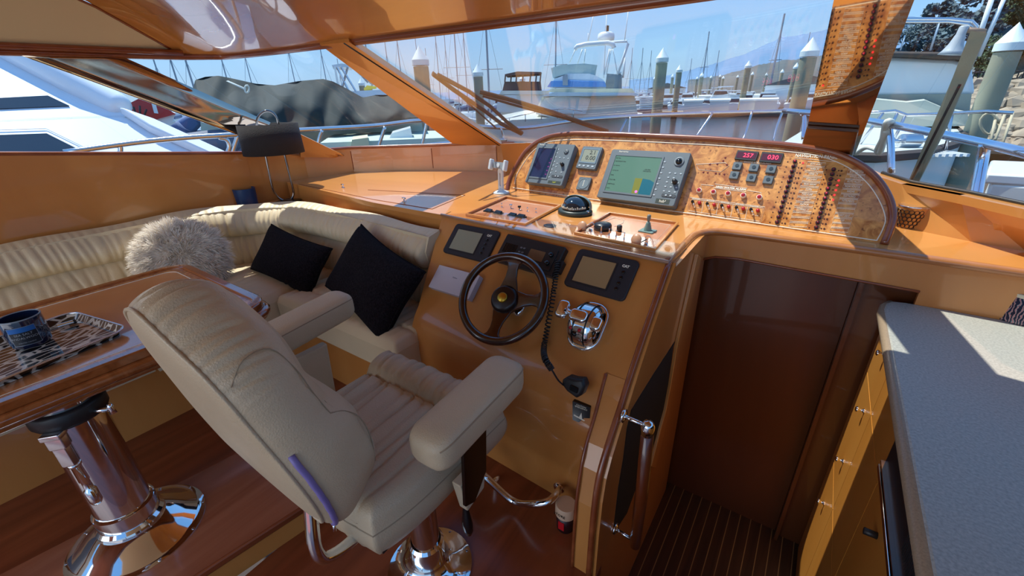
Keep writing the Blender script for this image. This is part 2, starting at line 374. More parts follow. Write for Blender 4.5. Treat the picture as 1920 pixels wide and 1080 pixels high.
# varnished soffit: rises from the header and turns into the roof
HB0 = Vector((-3.185,1.22,1.812)); HB1 = Pz(185,-2,2.02); HBe = HB0 + (HB1-HB0)*1.35; HBe.z = 2.03
i0 = min(range(len(tc_)), key=lambda i: (tc_[i]-HB0).length); hd_ = tc_[i0:]
inner = curve_pts([HBe, Vector((-1.5,.35,2.03)), Vector((-.9,.25,2.03)), Vector((0,.2,2.03)), Vector((1.2,.1,2.03))], 12)
def along(L, u): i = u*(len(L)-1); k = int(min(i, len(L)-2)); return L[k].lerp(L[k+1], i-k)
def soff(u, v):
    p = along(hd_, u); n_ = along(inner, u); q = p.lerp(n_, v); q.z = p.z + (n_.z-p.z)*(math.sin(v*math.pi/2)**.9 if u > 0.001 else v) + .003
    return q
S(MB().grid(soff, 60, 14).build('ceiling_soffit', WOODC, smooth=True))
CEIL = mat('cream_headliner', srgb(222,202,164), .8, bump=.05, bscale=400)
def hfn(u,v):
    y = -1.2 + (1.22+1.2)*u; a_ = Vector((-3.19, y, 1.812)); t_ = (1.22-y)/(1.22-HBe.y) if y > HBe.y else 1
    b_ = HB0.lerp(HBe, t_) if t_ < 1 else Vector((HBe.x, y, 2.03))
    return a_.lerp(b_, v)
S(MB().grid(hfn, 20, 10).build('ceiling', CEIL, smooth=True))
b = MB().tube([hfn(u/20,1)+Vector((0,0,-.004)) for u in range(21)], .006, 6)
S(b.build('trim_headliner_edge', WOODT, smooth=True))
b = MB().tube([Vector((-3.17,-1.2,1.812)), Vector((-3.17,.5,1.812)), Vector((-3.165,1.0,1.815)), Vector((-3.15,1.22,1.815))], .016, 8)
S(b.build('trim_headliner_rail', WOODT, smooth=True))
S(MB().box(HBe.x,1.5,-1.2,.5,2.032,2.04).build('ceiling_aft', CEIL))
S(MB().box(-3.4,1.8,-1.25,1.05,2.06,2.10).build('roof', WHITE))
# ---- floors
S(MB().prism([Vector(p) for p in ((-1.32,-2.5,0),(.32,-2.5,0),(.32,.62,0),(-.33,.80,0),(-.345,1.3,0),(-1.4,1.3,0))], (0,0,-.05)).build('floor', WOODR))
PLZ = .12
S(MB().prism([Vector(p+(PLZ,)) for p in ((-3.2,-2.5),(-1.60,-2.5),(-1.46,-.3),(-1.40,.15),(-1.345,.5),(-1.33,1.3),(-3.2,1.7))], (0,0,-.03)).build('floor_platform', WOODR, bevel=.006))
S(MB().prism([Vector(p+(0,)) for p in ((-1.61,-2.5),(-1.47,-.3),(-1.41,.15),(-1.355,.5),(-1.345,1.3),(-1.36,1.3),(-1.37,.5),(-1.43,.15),(-1.49,-.3),(-1.63,-2.5))], (0,0,.09)).build('wall_platform_riser', WOOD))
S(MB().prism([Vector(p+(PLZ,)) for p in ((-2.1,-1.2),(-1.52,-1.2),(-1.465,-.3),(-1.41,.15),(-1.36,.48),(-1.86,.46),(-1.97,-.25))], (0,0,.002)).build('floor_sheen_patch', wood('floor_sheen_wood', srgb(150,84,56), srgb(176,108,78), rough=.25, coat=.6, scale=(4,.4,4), coatr=.1)))  # thin paler sheet on the platform: floor sheen put into the wood colour
# companionway: lower sole with holly strips, walls
TEAK = wood('teak_sole', srgb(58,34,18), srgb(80,48,26), scale=(6,.5,4), rough=.4, coat=.2)
HOLLY = mat('holly_strip', srgb(150,112,70), .4)
lf = thing('lower_floor', (-.1,1.2,-.62), None, None); lf['kind'] = 'structure'
k = 0; x = -.80
while x < .33:
    MB().box(x, x+.0465, -.3, 2.03, -.64, -.60).build('plank', TEAK, lf)
    MB().box(x+.0465, x+.0505, -.3, 2.03, -.64, -.5985).build('holly_strip', HOLLY, lf); x += .0505
CW = wood('shade_darkened_wood', srgb(88,44,18), srgb(108,58,26), scale=(1,1,.25), dist=1.2)  # wood tone darkened to paint in the shade below the dash
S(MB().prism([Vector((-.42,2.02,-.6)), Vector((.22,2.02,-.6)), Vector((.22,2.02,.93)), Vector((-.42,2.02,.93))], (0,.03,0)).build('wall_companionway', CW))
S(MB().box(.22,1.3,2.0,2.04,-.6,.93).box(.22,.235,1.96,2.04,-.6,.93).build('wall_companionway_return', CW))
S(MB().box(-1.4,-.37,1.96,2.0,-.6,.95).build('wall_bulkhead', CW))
# fascia below the dash rim
fp = [(-.37,.985),(.0,.985),(1.5,.985),(1.5,.80),(.385,.80),(.385,.868),(-.05,.876),(-.22,.880),(-.30,.872),(-.345,.850),(-.37,.80)]
S(MB().prism([Vector((x,1.94,z)) for x,z in fp], (0,.02,0)).build('wall_fascia', WOOD))
b = MB().tube([Vector((x,1.936,z)) for x,z in ((-.355,.83),(-.335,.856),(-.29,.874),(-.2,.882),(0,.878),(.385,.870))], .005, 6)
S(b.build('trim_fascia_edge', WOODT, smooth=True))
# aft part of the ship on the right, behind the worktop
S(MB().box(1.35,1.4,-.8,1.95,-.6,1.17).build('wall_galley', WOOD))
# ================================================================ HELM CONSOLE
con = thing('helm_console', (-.9,1.3,0), 'tall honey-coloured wooden helm console with sloping face below the wheel', 'console')
EX = -.36
fTL = TL.copy(); fTR = Vector((EX,1.44,DK)); FN = (fTR - fTL).cross(Vector((EX,1.11,.675)) - fTR).normalized()
if FN.z < 0: FN = -FN
FP = fTR
BRp = Vector((EX,1.11,.675)); BLp = Pp(785,573,FP,FN); BLp.z = max(BLp.z,.66)
# one curved sheet: straight sloping face, soft bend, upright apron
wing = [(1.44,1.0),(1.34,.91),(1.235,.81),(1.145,.715),(1.08,.635),(1.02,.57),(.97,.51),(.935,.45),(.918,.36),(.91,.22),(.908,0)]
def facefn_(u,v):
    a = fTL.lerp(fTR,u); c = BLp.lerp(BRp,u); yb = 1.16 - .04*u
    if v < .5: return a.lerp(c, v/.5)
    w = (v-.5)/.5; z = c.z*(1-w); sl = (a-c); sl = sl.y/sl.z
    y = c.y - (sl*c.z*w) if False else c.y - (c.y-yb)*0
    # decaying continuation of the slope
    k = .10; dz = c.z - z; y = c.y - sl*k*(1-math.exp(-dz/k)) + (yb-(c.y-sl*k))*min(1,dz/.5)**1.5*1.0
    return Vector((c.x, y, z))
MB().grid(facefn_, 12, 40).build('face_panel', WOOD, con, smooth=True)
def prof_hit(px, py):                               # seen spot on the console's swept side profile
    d = ray(px,py)
    for (y0,z0),(y1,z1) in zip(wing, wing[1:]):
        n = Vector((0, z1-z0, -(y1-y0))); t = (Vector((0,y0,z0))-CAMP).dot(n)/d.dot(n); p = CAMP + d*t
        if min(z0,z1)-1e-4 <= p.z <= max(z0,z1)+1e-4: return p
    return None
lt = [prof_hit(*q) for q in ((1137,700),(1127,737),(1116,778),(1101,828),(1091,873),(1082,938),(1076,1020))]
lt = [p for p in lt if p]; lx = [p.x for p in lt]; lt.append(Vector((lt[-1].x, .908, 0)))
vs = []; 
for p in lt: vs += [p, Vector((EX,p.y,p.z)), Vector((p.x,1.20,p.z))]
b = MB(); b.add(vs, [(3*i,3*i+1,3*i+4,3*i+3) for i in range(len(lt)-1)] + [(3*i,3*i+3,3*i+5,3*i+2) for i in range(len(lt)-1)])
b.build('side_wing', WOOD, con)
MB().tube(curve_pts([p+Vector((0,-.003,0)) for p in lt],3), .006, 6).build('wing_trim', WOODT, con, smooth=True)
MB().tube(curve_pts([Vector((EX+.004,y-.003,z)) for y,z in wing],4), .011, 8).build('edge_trim', WOODT, con, smooth=True)
# console side wall toward the companionway; a black sheet paints the locker opening's shade
xs = -.335
pp = lambda px,py: Px(px,py,xs)
MB().prism([Vector((xs,y+.006,z)) for y,z in wing] + [Vector((xs,.914,-.62)),Vector((xs,1.96,-.62)),Vector((xs,1.96,.985)),Vector((xs,1.45,.985))], (-.025,0,0)).build('side_wall', WOOD, con)
LOCKERSHADE = mat('locker_shade_black', srgb(12,10,8), .8)
MB().prism([pp(*q) for q in ((1265,640),(1224,703),(1183,769),(1175,804),(1168,861),(1159,914),(1151.5,979),(1149,997),(1157.5,988),(1175,961.6),(1190,920),(1215,870),(1235,798),(1243,768),(1252,720),(1262,648))], (.002,0,0)).build('locker_shade_sheet', LOCKERSHADE, con)
MB().prism([pp(*q) for q in ((1302,476),(1265,640),(1252,720),(1243,768),(1234,800),(1216,872),(1224,876),(1250,769),(1270,637),(1290,567),(1309,482))], (.014,0,0)).build('jamb', WOODH, con, bevel=.003)
# left end cheek
ep = [facefn_(0,v/20) for v in range(21)]
MB().prism(ep + [Vector((-1.52,1.60,0)), Vector((-1.52,1.60,1.0))], (.006,.0,0)).build('end_panel', WOOD, con)
# ---------------------------------------------------------------- clear acrylic lip along the deck
ACR = glassmat('clear_acrylic', (.97,.96,.94,1), 1.3)
acr = thing('acrylic_cover', tuple(Vector((-.95,1.6,1.0))), 'clear acrylic sheet edging the top of the sloping helm face', 'cover')
q = [fTL+Vector((.0,-.012,.004)), fTR+Vector((0,-.012,.004)), fTR+Vector((0,.20,.004)), fTL+Vector((.25,.17,.004))]
MB().prism(q, (0,0,.004)).build('sheet', ACR, acr)
MB().tube([fTL+Vector((0,-.01,.004)), fTR+Vector((.004,-.01,.004)), Vector((-.366,1.66,1.004))], .007, 8).build('rounded_edge', wood('acrylic_edge', srgb(176,128,98), srgb(196,150,120)), acr, smooth=True)
# ---------------------------------------------------------------- instrument panel
PB0 = Pz(1270,399,1.005); PB1 = Pz(1650,453,1.005); _x = (PB1 - PB0).normalized()
_t = Vector((0,.22,.33)); PN = _x.cross(_t).normalized()
if PN.z < 0: PN = -PN
PUPV = PN.cross(_x)
ip = thing('instrument_panel', tuple(PB0), 'burl wood instrument panel with rounded reddish rim above the helm', 'panel')
PP = lambda px,py,off=0: Pp(px,py,PB0,PN,off)
outl = [(951,362),(955,340),(965,318),(982,290),(1003,270),(1030,257),(1060,252),(1110,251),(1316,260),(1420,268),(1500,276),(1560,287),(1610,308),(1645,337),(1667,372),(1674,405),(1668,432),(1657,459)]
P3 = [PP(*q) for q in outl]
o3 = curve_pts(P3, 4)
MB().prism(o3, -PN*.035).build('burl_board', BURL, ip)
MB().tube([p + PN*.004 for p in o3], .013, 10).build('rim_moulding', WOODT, ip, smooth=True)
MB().prism([o3[0], o3[-1], o3[-1]-Vector((0,-.06,.0)), o3[0]-Vector((0,-.06,0))], (0,0,-.02)).build('foot_rail', WOODH, ip)
# painted border line and lettering on the panel
inl = [(965,345),(968,330),(978,312),(995,288),(1015,272),(1040,264),(1110,262),(1316,271),(1420,279),(1500,287),(1545,295),(1590,314),(1625,342),(1648,375),(1660,408),(1655,430),(1644,451)]
c3 = curve_pts([PP(*q, .0012) for q in inl], 4)
b = MB().tube(c3, .0019, 5); b.tube([PP(962,352,.0012), PP(1270,397,.0012), PP(1644,451,.0012)], .0019, 5)
b.build('border_line', WHITEP, ip)
def pan(px, py, off=0):                             # frame on the panel at a seen spot
    M = Matrix((_x, PUPV, PN)).transposed().to_4x4(); M.translation = PP(px, py, off); return M
_tx = Vector((PP(1568,296) - PP(1493,288))).length
text_mb('NAVIGATION PANEL', _tx/7.4, pan(1530,293.5,.0005), ip, WHITEP, 'heading', sx=.82, bold=.0004)
MB().tube([PP(1490,296,.001), PP(1572,304,.001)], .0008, 4).build('heading_underline', WHITEP, ip)
text_mb('HIGH WATER ALARM', (PP(1397,357)-PP(1343,349)).length/9.4, pan(1370,353,.0005), ip, WHITEP, 'alarm_heading', bold=.0005)
def pframe(q, parent, name='printed_frame', r=.0009, close=True):
    pts = [PP(*p, .001) for p in q]; MB().tube(pts, r, 4, closed=close).build(name, WHITEP, parent)
pframe([(1341,345),(1401,353),(1399,360),(1338,352)], ip, 'alarm_frame')
pframe([(1338,348),(1315,346),(1314,352)], ip, 'alarm_bracket', close=False)
pframe([(1401,357),(1427,361),(1427,366)], ip, 'alarm_bracket', close=False)
pframe([(1294,370),(1434,388),(1426,418),(1288,398)], ip, 'pump_frame'); pframe([(1297,373),(1431,390),(1424,415),(1291,395)], ip, 'pump_frame')
text_mb('ENGINE ROOM ALARM', (PP(1450,306)-PP(1392,300)).length/12, pan(1420,305,.0005), ip, WHITEP, 'meter_heading')
# alarm lamps, pump switches
LENS = mat('red_lens', srgb(200,30,60), .15, coat=1)
for px,py in ((1311.5,358),(1338,361),(1365.5,364),(1394,367.5),(1424,371)):
    l = MB().at(pan(px,py)).lathe([(.0115,0),(.0115,.010),(.0085,.012)],18).build('alarm_lamp_bezel', WHITEP, ip, smooth=False)
    MB().at(pan(px,py)).lathe([(.0088,.010),(.0088,.014),(.006,.020),(.0,.022)],16).build('lens', LENS, l, smooth=True)
for i in range(5):
    px = 1299 + i*27.3; py = 379 + i*3.6
    s_ = MB().at(pan(px+3.5,py+9)).lathe([(.006,0),(.006,.004),(.0035,.006),(.0035,.010)],12).build('toggle_base', CHROME, ip, smooth=True)
    MB().at(pan(px+3.5,py+9)).tube([(0,0,.008),(-.003,.006,.024)], [.0022,.0038], 8).build('toggle', CHROME, s_, smooth=True)
    MB().at(pan(px,py)).lathe([(.0068,0),(.0068,.008),(.005,.013),(0,.0145)],12).build('indicator_light', BLACKG, ip, smooth=True)
    MB().at(pan(px+13,py+2)).lathe([(.0075,0),(.0075,.009),(.0055,.012),(0,.013)],14).build('pump_button', RED, ip, smooth=True)
    if i: pframe([(1292+i*27.6,374+i*3.4),(1288+i*27.2,396+i*3.7)], ip, 'pump_divider', close=False)
    text_mb('BILGE PUMP', .0062, pan(px+6,py-6,.0005), ip, WHITEP, 'switch_label')
    text_mb('AUTO', .005, pan(px+10,py+11,.0005), ip, WHITEP, 'switch_label')
# red digital meters
SEG = mat('red_digits', srgb(255,40,70), .4, emit=(1,.05,.12,1), estr=1.6)
MET = mat('meter_face', srgb(86,12,26), .2, coat=1)
for q, tx in ((((1381,281),(1421,284),(1419,302),(1379,298)),'257'), (((1427,284),(1468,287),(1466,306),(1425,303)),'030')):
    M, w_, h_ = frame4(*q, PB0, PN, .008)
    m_ = MB().at(M).slab(rrect(w_,h_,.002),0,.008,.001).build('digital_meter', BLACKP, ip)
    MB().at(M).slab(rrect(w_*.88,h_*.66,.001),.008,.0086).build('meter_window', MET, m_)
    text_mb(tx, h_*.62, M @ Matrix.Translation((w_*.08,-.001,.0087)), ip, SEG, 'digits')
# six square push switches
for i,(px,py) in enumerate(((1382.5,313),(1414,316),(1446,319),(1377,330),(1409,335),(1440.5,339))):
    s_ = MB().at(pan(px,py)).slab(rrect(.037,.036,.003),0,.012,.002).build('push_switch', GREYP, ip)
    MB().at(pan(px,py)).slab(disc(.008,0,.001),.012,.0135).build('switch_cap', mat('switch_cap', srgb(38,54,64), .35) if i==0 else bpy.data.materials['switch_cap'], s_)
# boat plan with small red arrow lamps
pframe([(1305,308),(1360,305),(1367,311),(1352,322),(1310,318)], ip, 'boat_plan_line')
for px,py in ((1331,308),(1345,308),(1356,302),(1360,296),(1319,323),(1327,324),(1342,325),(1349,326),(1358,327),(1363,309)):
    MB().at(pan(px,py)).slab([(-.005,0),(.003,.0045),(.003,-.0045)],0,.002).build('arrow_lamp', DRED, ip)
# breaker columns
BR1 = MB().at(Matrix.Identity(4))
def breaker(px, py, lit):
    ring_ = MB().at(pan(px,py)).ring(disc(.0078,n=14), disc(.0045,n=14), 0, .007).build('breaker', mat('breaker_black', srgb(34,26,44), .3) if 'breaker_black' not in bpy.data.materials else bpy.data.materials['breaker_black'], ip, smooth=False)
    MB().at(pan(px,py)).lathe([(.0045,.001),(.0045,.012),(.003,.014),(0,.014)],10).build('breaker_button', LENS if lit else DRED, ring_, smooth=True)
LED = mat('red_led', srgb(250,30,40), .3, emit=(1,.03,.04,1), estr=1.5)
HOLE = mat('unlit_lamp', srgb(70,26,16), .4)
lab1 = ['BOW LIGHT','WIPER PT','WIPER CT','SPOTLIGHT','RADIO MEMORY','HORN','FWD PUMP','FWD NAV','ANCHOR','COMPASS LT','','','']
lab2 = ['BOW THRUSTER','WINDLASS','AUTO PILOT','RADAR MONITOR','RADAR','ELECTRONICS','INSTRUMENTS','','','CHART LIGHT','VHF','','']
for col,(x0,y0,x1,y1,labs,lx) in enumerate(((1490.5,303.5,1457,417,lab1,38.5),(1563,318.5,1530.5,427,lab2,42))):
    for r in range(13):
        t = r/12; px = x0+(x1-x0)*t; py = y0+(y1-y0)*t
        lit = (col==0 and r==0) or (col==1 and 4<=r<=6)
        led = (col==0 and r==0) or (col==1 and 2<=r<=6)
        breaker(px,py,lit)
        MB().at(pan(px-13.5,py)).slab(disc(.0028,n=8),0,.0012).build('unlit_lamp', HOLE, ip)
        MB().at(pan(px+7.5+2,py+1.5)).slab(disc(.0028,n=8),0,.0012).build('unlit_lamp', HOLE, ip)
        MB().at(pan(px+15,py+2)).slab(disc(.0036,n=8),0,.002).build('status_lamp', LED if led else HOLE, ip)
        cx = px+lx; cy = py+4.6
        pframe([(cx-14.5,cy-4.6),(cx+19.5,cy-2.6),(cx+17.5,cy+4.4),(cx-17,cy+2.4)], ip, 'label_frame', .0009)
        if labs[r]: text_mb(labs[r], .0118, pan(cx+1.2,cy-.1,.0005), ip, WHITEP, 'breaker_label', sx=.62 if len(labs[r])<11 else .5)
# ================================================================ ELECTRONICS ON THE PANEL
SCRD = mat('dark_screen', srgb(38,26,54), .12, coat=1)
SCRG = mat('green_screen', srgb(86,116,92), .2, coat=1, emit=srgb(70,100,76), estr=.35)
LCD = mat('lcd_screen', srgb(150,152,130), .3, coat=.6)
LCDW = mat('lcd_screen_warm', srgb(160,132,92), .25, coat=.6)
INK = mat('screen_ink', srgb(24,34,26), .5)
def btn(M, x, y, parent, w_=.010, h_=.006, m=None, z0=0, z1=.0025, name='button'):
    return MB().at(M).slab(rrect(w_,h_,min(w_,h_)*.4,x,y,3),z0,z0+z1,.0006).build(name, m or GREYB, parent)
def mfd(quad, label, name, T, scr, split, small):
    M, W_, H_ = frame4(*quad, PB0, PN, T)
    t = thing(name, None, label, 'display', M=M)
    outer = rrect(W_,H_,.010); sx0 = -W_/2 + W_*.085; sx1 = sx0 + W_*split; sy0 = -H_/2 + H_*.15; sy1 = H_/2 - H_*.13
    b = MB().at(M).slab(outer,.004,T,.004); b.slab(rrect(W_*.8,H_*.8,.01),0,.006)
    b.build('housing', GREYP, t)
    cx, cy, sw, sh = (sx0+sx1)/2,(sy0+sy1)/2,sx1-sx0,sy1-sy0
    MB().at(M).ring(rrect(sw+.018,sh+.018,.004,cx,cy), rrect(sw,sh,.001,cx,cy), T-.001, T+.003).build('bezel', GREYP, t)
    MB().at(M).slab(rrect(sw,sh,.001,cx,cy),T-.001,T+.0008).build('screen', scr, t)
    text_mb('Raymarine', H_*.045, M @ Matrix.Translation((-W_*.33,H_*.455,T+.0002)), t, WHITEP, 'maker_lettering')
    px0 = sx1 + .014; pw = W_/2 - px0 - .006
    return t, M, W_, H_, T, (sx0,sx1,sy0,sy1), px0, pw
# left: radar display
t, M, W_, H_, T, s_, px0, pw = mfd(((1004,267),(1076,271),(1056,349),(988,342)), 'smaller grey display with dark purple screen at left of the panel', 'radar_display', .045, SCRD, .46, True)
for i in range(5): MB().at(M).slab(rrect(.011,.007,.001, s_[1]-.011, s_[2]+.022+i*.024),T+.0008,T+.0012).build('screen_icon', mat('purple_icon', srgb(120,50,110), .3) if i==0 else bpy.data.materials['purple_icon'], t)
MB().at(M).lathe([(.001,T),(.0135,T),(.0135,T+.004),(.012,T+.005),(0,T+.0045)],18)
cx = px0+pw*.62
MB().at(M @ Matrix.Translation((cx,H_*.31,0))).lathe([(.0145,T-.001),(.0145,T+.003),(.012,T+.005),(0,T+.004)],18).build('cursor_pad', mat('pad_grey', srgb(60,68,74), .5), t, smooth=True)
for i in range(4):
    a = math.pi/2*i; btn(M, cx+.008*math.cos(a), H_*.31+.008*math.sin(a), t, .004,.004, z0=T+.003)
MB().at(M @ Matrix.Translation((cx+.004,0,0))).lathe([(.0115,T-.001),(.0105,T+.006),(.008,T+.020),(0,T+.020)],16).build('control_knob', BLACKP, t, smooth=True)
for (fx,fy) in ((.0,.36),(.0,.27),(-.0,.17),(.3,.165),(.6,.16),(.9,.155),(.02,.06),(.25,.02),(.02,-.03),(.25,-.06),(.02,-.13),(.35,-.17),(.75,-.18),(.02,-.22),(.0,-.32)):
    btn(M, px0+pw*fx*.95+.004, H_*fy, t, .009,.006, z0=T-.0005)
b = MB().at(M).slab(rrect(pw*.75,.014,.006,px0+pw*.55,-H_*.285),T-.0005,T+.002).build('power_rocker', mat('pad_grey2', srgb(58,64,70), .5), t)
for dx in (-.009,.009): btn(M, px0+pw*.55+dx, -H_*.285, t, .008,.007, z0=T+.002)
MB().at(M).slab(rrect(pw*.85,.017,.001,px0+pw*.5,-H_*.43),T-.0003,T+.0006).build('badge', mat('badge_dark', srgb(58,66,58), .4), t)
text_mb('hsb²', .0135, M @ Matrix.Translation((px0+pw*.5,-H_*.43,T+.0006)), t, mat('badge_yellow', srgb(200,205,70), .4), 'badge_lettering')
# large chartplotter
t, M, W_, H_, T, s_, px0, pw = mfd(((1144,278),(1292,287),(1268,387),(1122,371)), 'large grey chartplotter with green chart screen, centre of the burl panel', 'chartplotter', .05, SCRG, .60, False)
sx0,sx1,sy0,sy1 = s_; sw = sx1-sx0; sh = sy1-sy0
MB().at(M).slab([(sx0+sw*.60,sy0),(sx0+sw*.74,sy0),(sx0+sw*.74,sy0+sh*.42),(sx0+sw*.58,sy0+sh*.42)],T+.0008,T+.0011).build('chart_land', mat('chart_yellow', srgb(128,128,44), .3), t)
MB().at(M).slab([(sx0+sw*.74,sy0),(sx1,sy0),(sx1,sy0+sh*.34),(sx0+sw*.9,sy0+sh*.40),(sx0+sw*.74,sy0+sh*.42)],T+.0008,T+.0011).build('chart_sea', mat('chart_teal', srgb(20,100,116), .3), t)
MB().at(M).slab(disc(.007,sx0+sw*.69,sy0+sh*.06),T+.0011,T+.0014).build('chart_cursor', mat('chart_pink', srgb(235,110,210), .3, emit=srgb(235,110,210), estr=.5), t)
for i,(fy,fw) in enumerate(((.93,.2),(.84,.35),(.72,.25),(.58,.2),(.45,.1),(.32,.2),(.2,.3),(.08,.15))):
    text_mb(['23.7 kn','WAYPOINT 012','31 44.0 N','117 12 W','SOG','COG 182','DEPTH 8.2','14 M'][i], .0085, M @ Matrix.Translation((sx0+.005,sy0+sh*fy,T+.0008)), t, INK, 'screen_text', align='LEFT')
text_mb('NO FIX\nNO DATA', .009, M @ Matrix.Translation((sx0+sw*.78,sy0+sh*.64,T+.0008)), t, INK, 'screen_text')
cx = px0+pw*.66
MB().at(M @ Matrix.Translation((cx,H_*.32,0))).lathe([(.023,T-.001),(.023,T+.004),(.019,T+.005),(.016,T+.003)],24).build('trackball_ring', mat('ring_grey', srgb(130,138,142), .4), t, smooth=True)
MB().at(M @ Matrix.Translation((cx,H_*.32,0))).lathe([(.0155,T+.002),(.014,T+.009),(.009,T+.014),(0,T+.016)],20).build('trackball', BLACKG, t, smooth=True)
MB().at(M @ Matrix.Translation((cx+.012,-H_*.06,0))).lathe([(.013,T-.001),(.012,T+.006),(.009,T+.022),(0,T+.022)],16).build('control_knob', BLACKP, t, smooth=True)
for r in range(7): btn(M, px0+.004, H_*(.30-.105*r), t, .011,.0065, z0=T-.0005)
for r in range(5):
    for c in range(3):
        if r==1 and c==2: continue
        btn(M, px0+pw*(.42+.24*c), H_*(.10-.085*r), t, .010,.0065, z0=T-.0005)
MB().at(M).slab(rrect(pw*.62,.017,.007,px0+pw*.68,-H_*.315),T-.0005,T+.002).build('power_rocker', bpy.data.materials['pad_grey2'], t)
for dx in (-.010,.012): btn(M, px0+pw*.66+dx, -H_*.315, t, .010,.008, z0=T+.002)
MB().at(M).slab(rrect(pw*.62,.024,.001,px0+pw*.5,-H_*.43),T-.0003,T+.0006).build('badge', bpy.data.materials['badge_dark'], t)
text_mb('hsb²', .019, M @ Matrix.Translation((px0+pw*.5,-H_*.43,T+.0006)), t, WHITEP, 'badge_lettering')
# small depth instrument
M, W_, H_ = frame4((1091,273),(1128,276),(1118,318),(1081,315), PB0, PN, .022); T=.022
t = thing('depth_instrument', None, 'small square grey instrument with two-line grey digital readout', 'instrument', M=M)
MB().at(M).slab(rrect(W_,H_,.008),0,T,.003).build('housing', GREYP, t)
MB().at(M).ring(rrect(W_*.84,H_*.68,.004,0,H_*.08), rrect(W_*.72,H_*.56,.002,0,H_*.08), T-.001,T+.002).build('bezel', mat('blue_grey', srgb(110,130,144), .4), t)
MB().at(M).slab(rrect(W_*.72,H_*.56,.002,0,H_*.08),T-.001,T+.0006).build('screen', LCD, t)
text_mb('2.1', H_*.24, M @ Matrix.Translation((W_*.12,H_*.22,T+.0007)), t, INK, 'digits'); text_mb('0.00', H_*.27, M @ Matrix.Translation((W_*.08,-.02*H_,T+.0007)), t, INK, 'digits')
for i in range(4): btn(M, -W_*.33+W_*.22*i, -H_*.38, t, W_*.12, H_*.07, z0=T-.0005)
# small round gauge in a square case
M, W_, H_ = frame4((1085,331),(1107,333),(1104,357),(1081,355), PB0, PN, .014); T=.014
t = thing('rudder_gauge', None, 'tiny square gauge with round dial below the depth instrument', 'gauge', M=M)
MB().at(M).slab(rrect(W_,H_,.006),0,T,.002).build('case', GREYP, t)
MB().at(M).lathe([(W_*.42,T),(W_*.42,T+.002),(W_*.36,T+.002),(W_*.36,T+.0006),(0,T+.0006)],20).build('dial', mat('dial_grey', srgb(120,132,136), .3), t)
MB().at(M).box(-.0012,.0012,-W_*.2,W_*.25,T+.0006,T+.0014).build('needle', WHITEP, t)
# ================================================================ DECK INSTRUMENTS
Zv = Vector((0,0,1))
def dk(px,py,z=DK): return Matrix.Translation(Pz(px,py,z))
# recessed switch trays
TRAYW = wood('tray_veneer', srgb(176,108,70), srgb(196,130,88), rough=.45, coat=.15, scale=(.5,2,1))
def tray(q, label):
    pts = [Pz(*p, DK+.002) for p in q]; c = sum(pts, Vector())/4
    t = thing('switch_tray', tuple(c), label, 'tray')
    MB().prism(pts, (0,0,.001)).build('base', TRAYW, t)
    for i in range(4):
        a, b_ = pts[i], pts[(i+1)%4]
        MB().prism([a, b_, b_.lerp(c,.0)+(c-b_).normalized()*.012, a+(c-a).normalized()*.012], (0,0,.012)).build('border', WOODT if i==3 else WOODH, t)
    ins = [p.lerp(c,.16)+Vector((0,0,.0015)) for p in pts]
    MB().tube(ins, .001, 4, closed=True).build('painted_line', WHITEP, t)
    return t
t1 = tray(((949,372),(1052,388),(985,424),(873,405)), 'recessed wooden tray of black rockers left of the compass')
for px,py in ((916,397),(934,400.5),(961,405),(977,407.5)):
    M = frameat(Pz(px,py,DK+.003), Zv, (1,-.12,0)); r_ = MB().at(M).slab(rrect(.052,.030,.003),0,.006,.001).build('rocker_switch', BLACKP, t1)
    MB().at(M).prism([(-.02,-.010,.006),(-.02,.010,.006),(-.02,.010,.014),(-.02,-.010,.008)], (.04,0,0)).build('rocker', BLACKG, r_)
for px,py in ((941,389),(958,391),(974,394),(989,397),(1005,399)):
    M = dk(px,py,DK+.003); r_ = MB().at(M).lathe([(.006,0),(.006,.003),(.003,.004)],10).build('toggle_base', CHROME, t1)
    big = px in (958,974)
    MB().at(M).lathe([(.0025,.003),(.0025,.012),(.0085 if big else .003,.015),(.0085 if big else .003,.022),(0,.024)],10).build('toggle', (BLACKG if px==974 else CHROME), r_, smooth=True)
t2 = tray(((1142,402),(1272,421),(1228,472),(1076,440)), 'recessed wooden tray of switches and joystick right of the compass')
for px,py in ((1142,442),(1155,445),(1170,450),(1127,437)):
    M = dk(px,py,DK+.003); r_ = MB().at(M).lathe([(.007,0),(.007,.003),(.003,.004)],10).build('toggle_base', CHROME, t2)
    MB().at(M).lathe([(.0028,.003),(.0022,.026),(.0036,.030),(0,.032)],10).build('toggle', CHROME, r_, smooth=True)
MB().at(dk(1161,434,DK+.003)).lathe([(.011,0),(.011,.024),(.009,.027),(0,.027)],14).build('black_knob', BLACKP, t2, smooth=True)
MB().at(dk(1130,430,DK+.003)).lathe([(.038,0),(.038,.018),(.034,.026),(.018,.030),(0,.031)],24).build('round_cover', mat('navy_black', srgb(24,28,36), .35), t2, smooth=True)
pl = dk(1148,410,DK+.0045)
MB().tube([Pz(1120,420,DK+.005), Pz(1152,408,DK+.005), Pz(1170,412,DK+.005), Pz(1168,418,DK+.005), Pz(1152,424,DK+.005)], .001, 4).build('painted_boat_outline', WHITEP, t2)
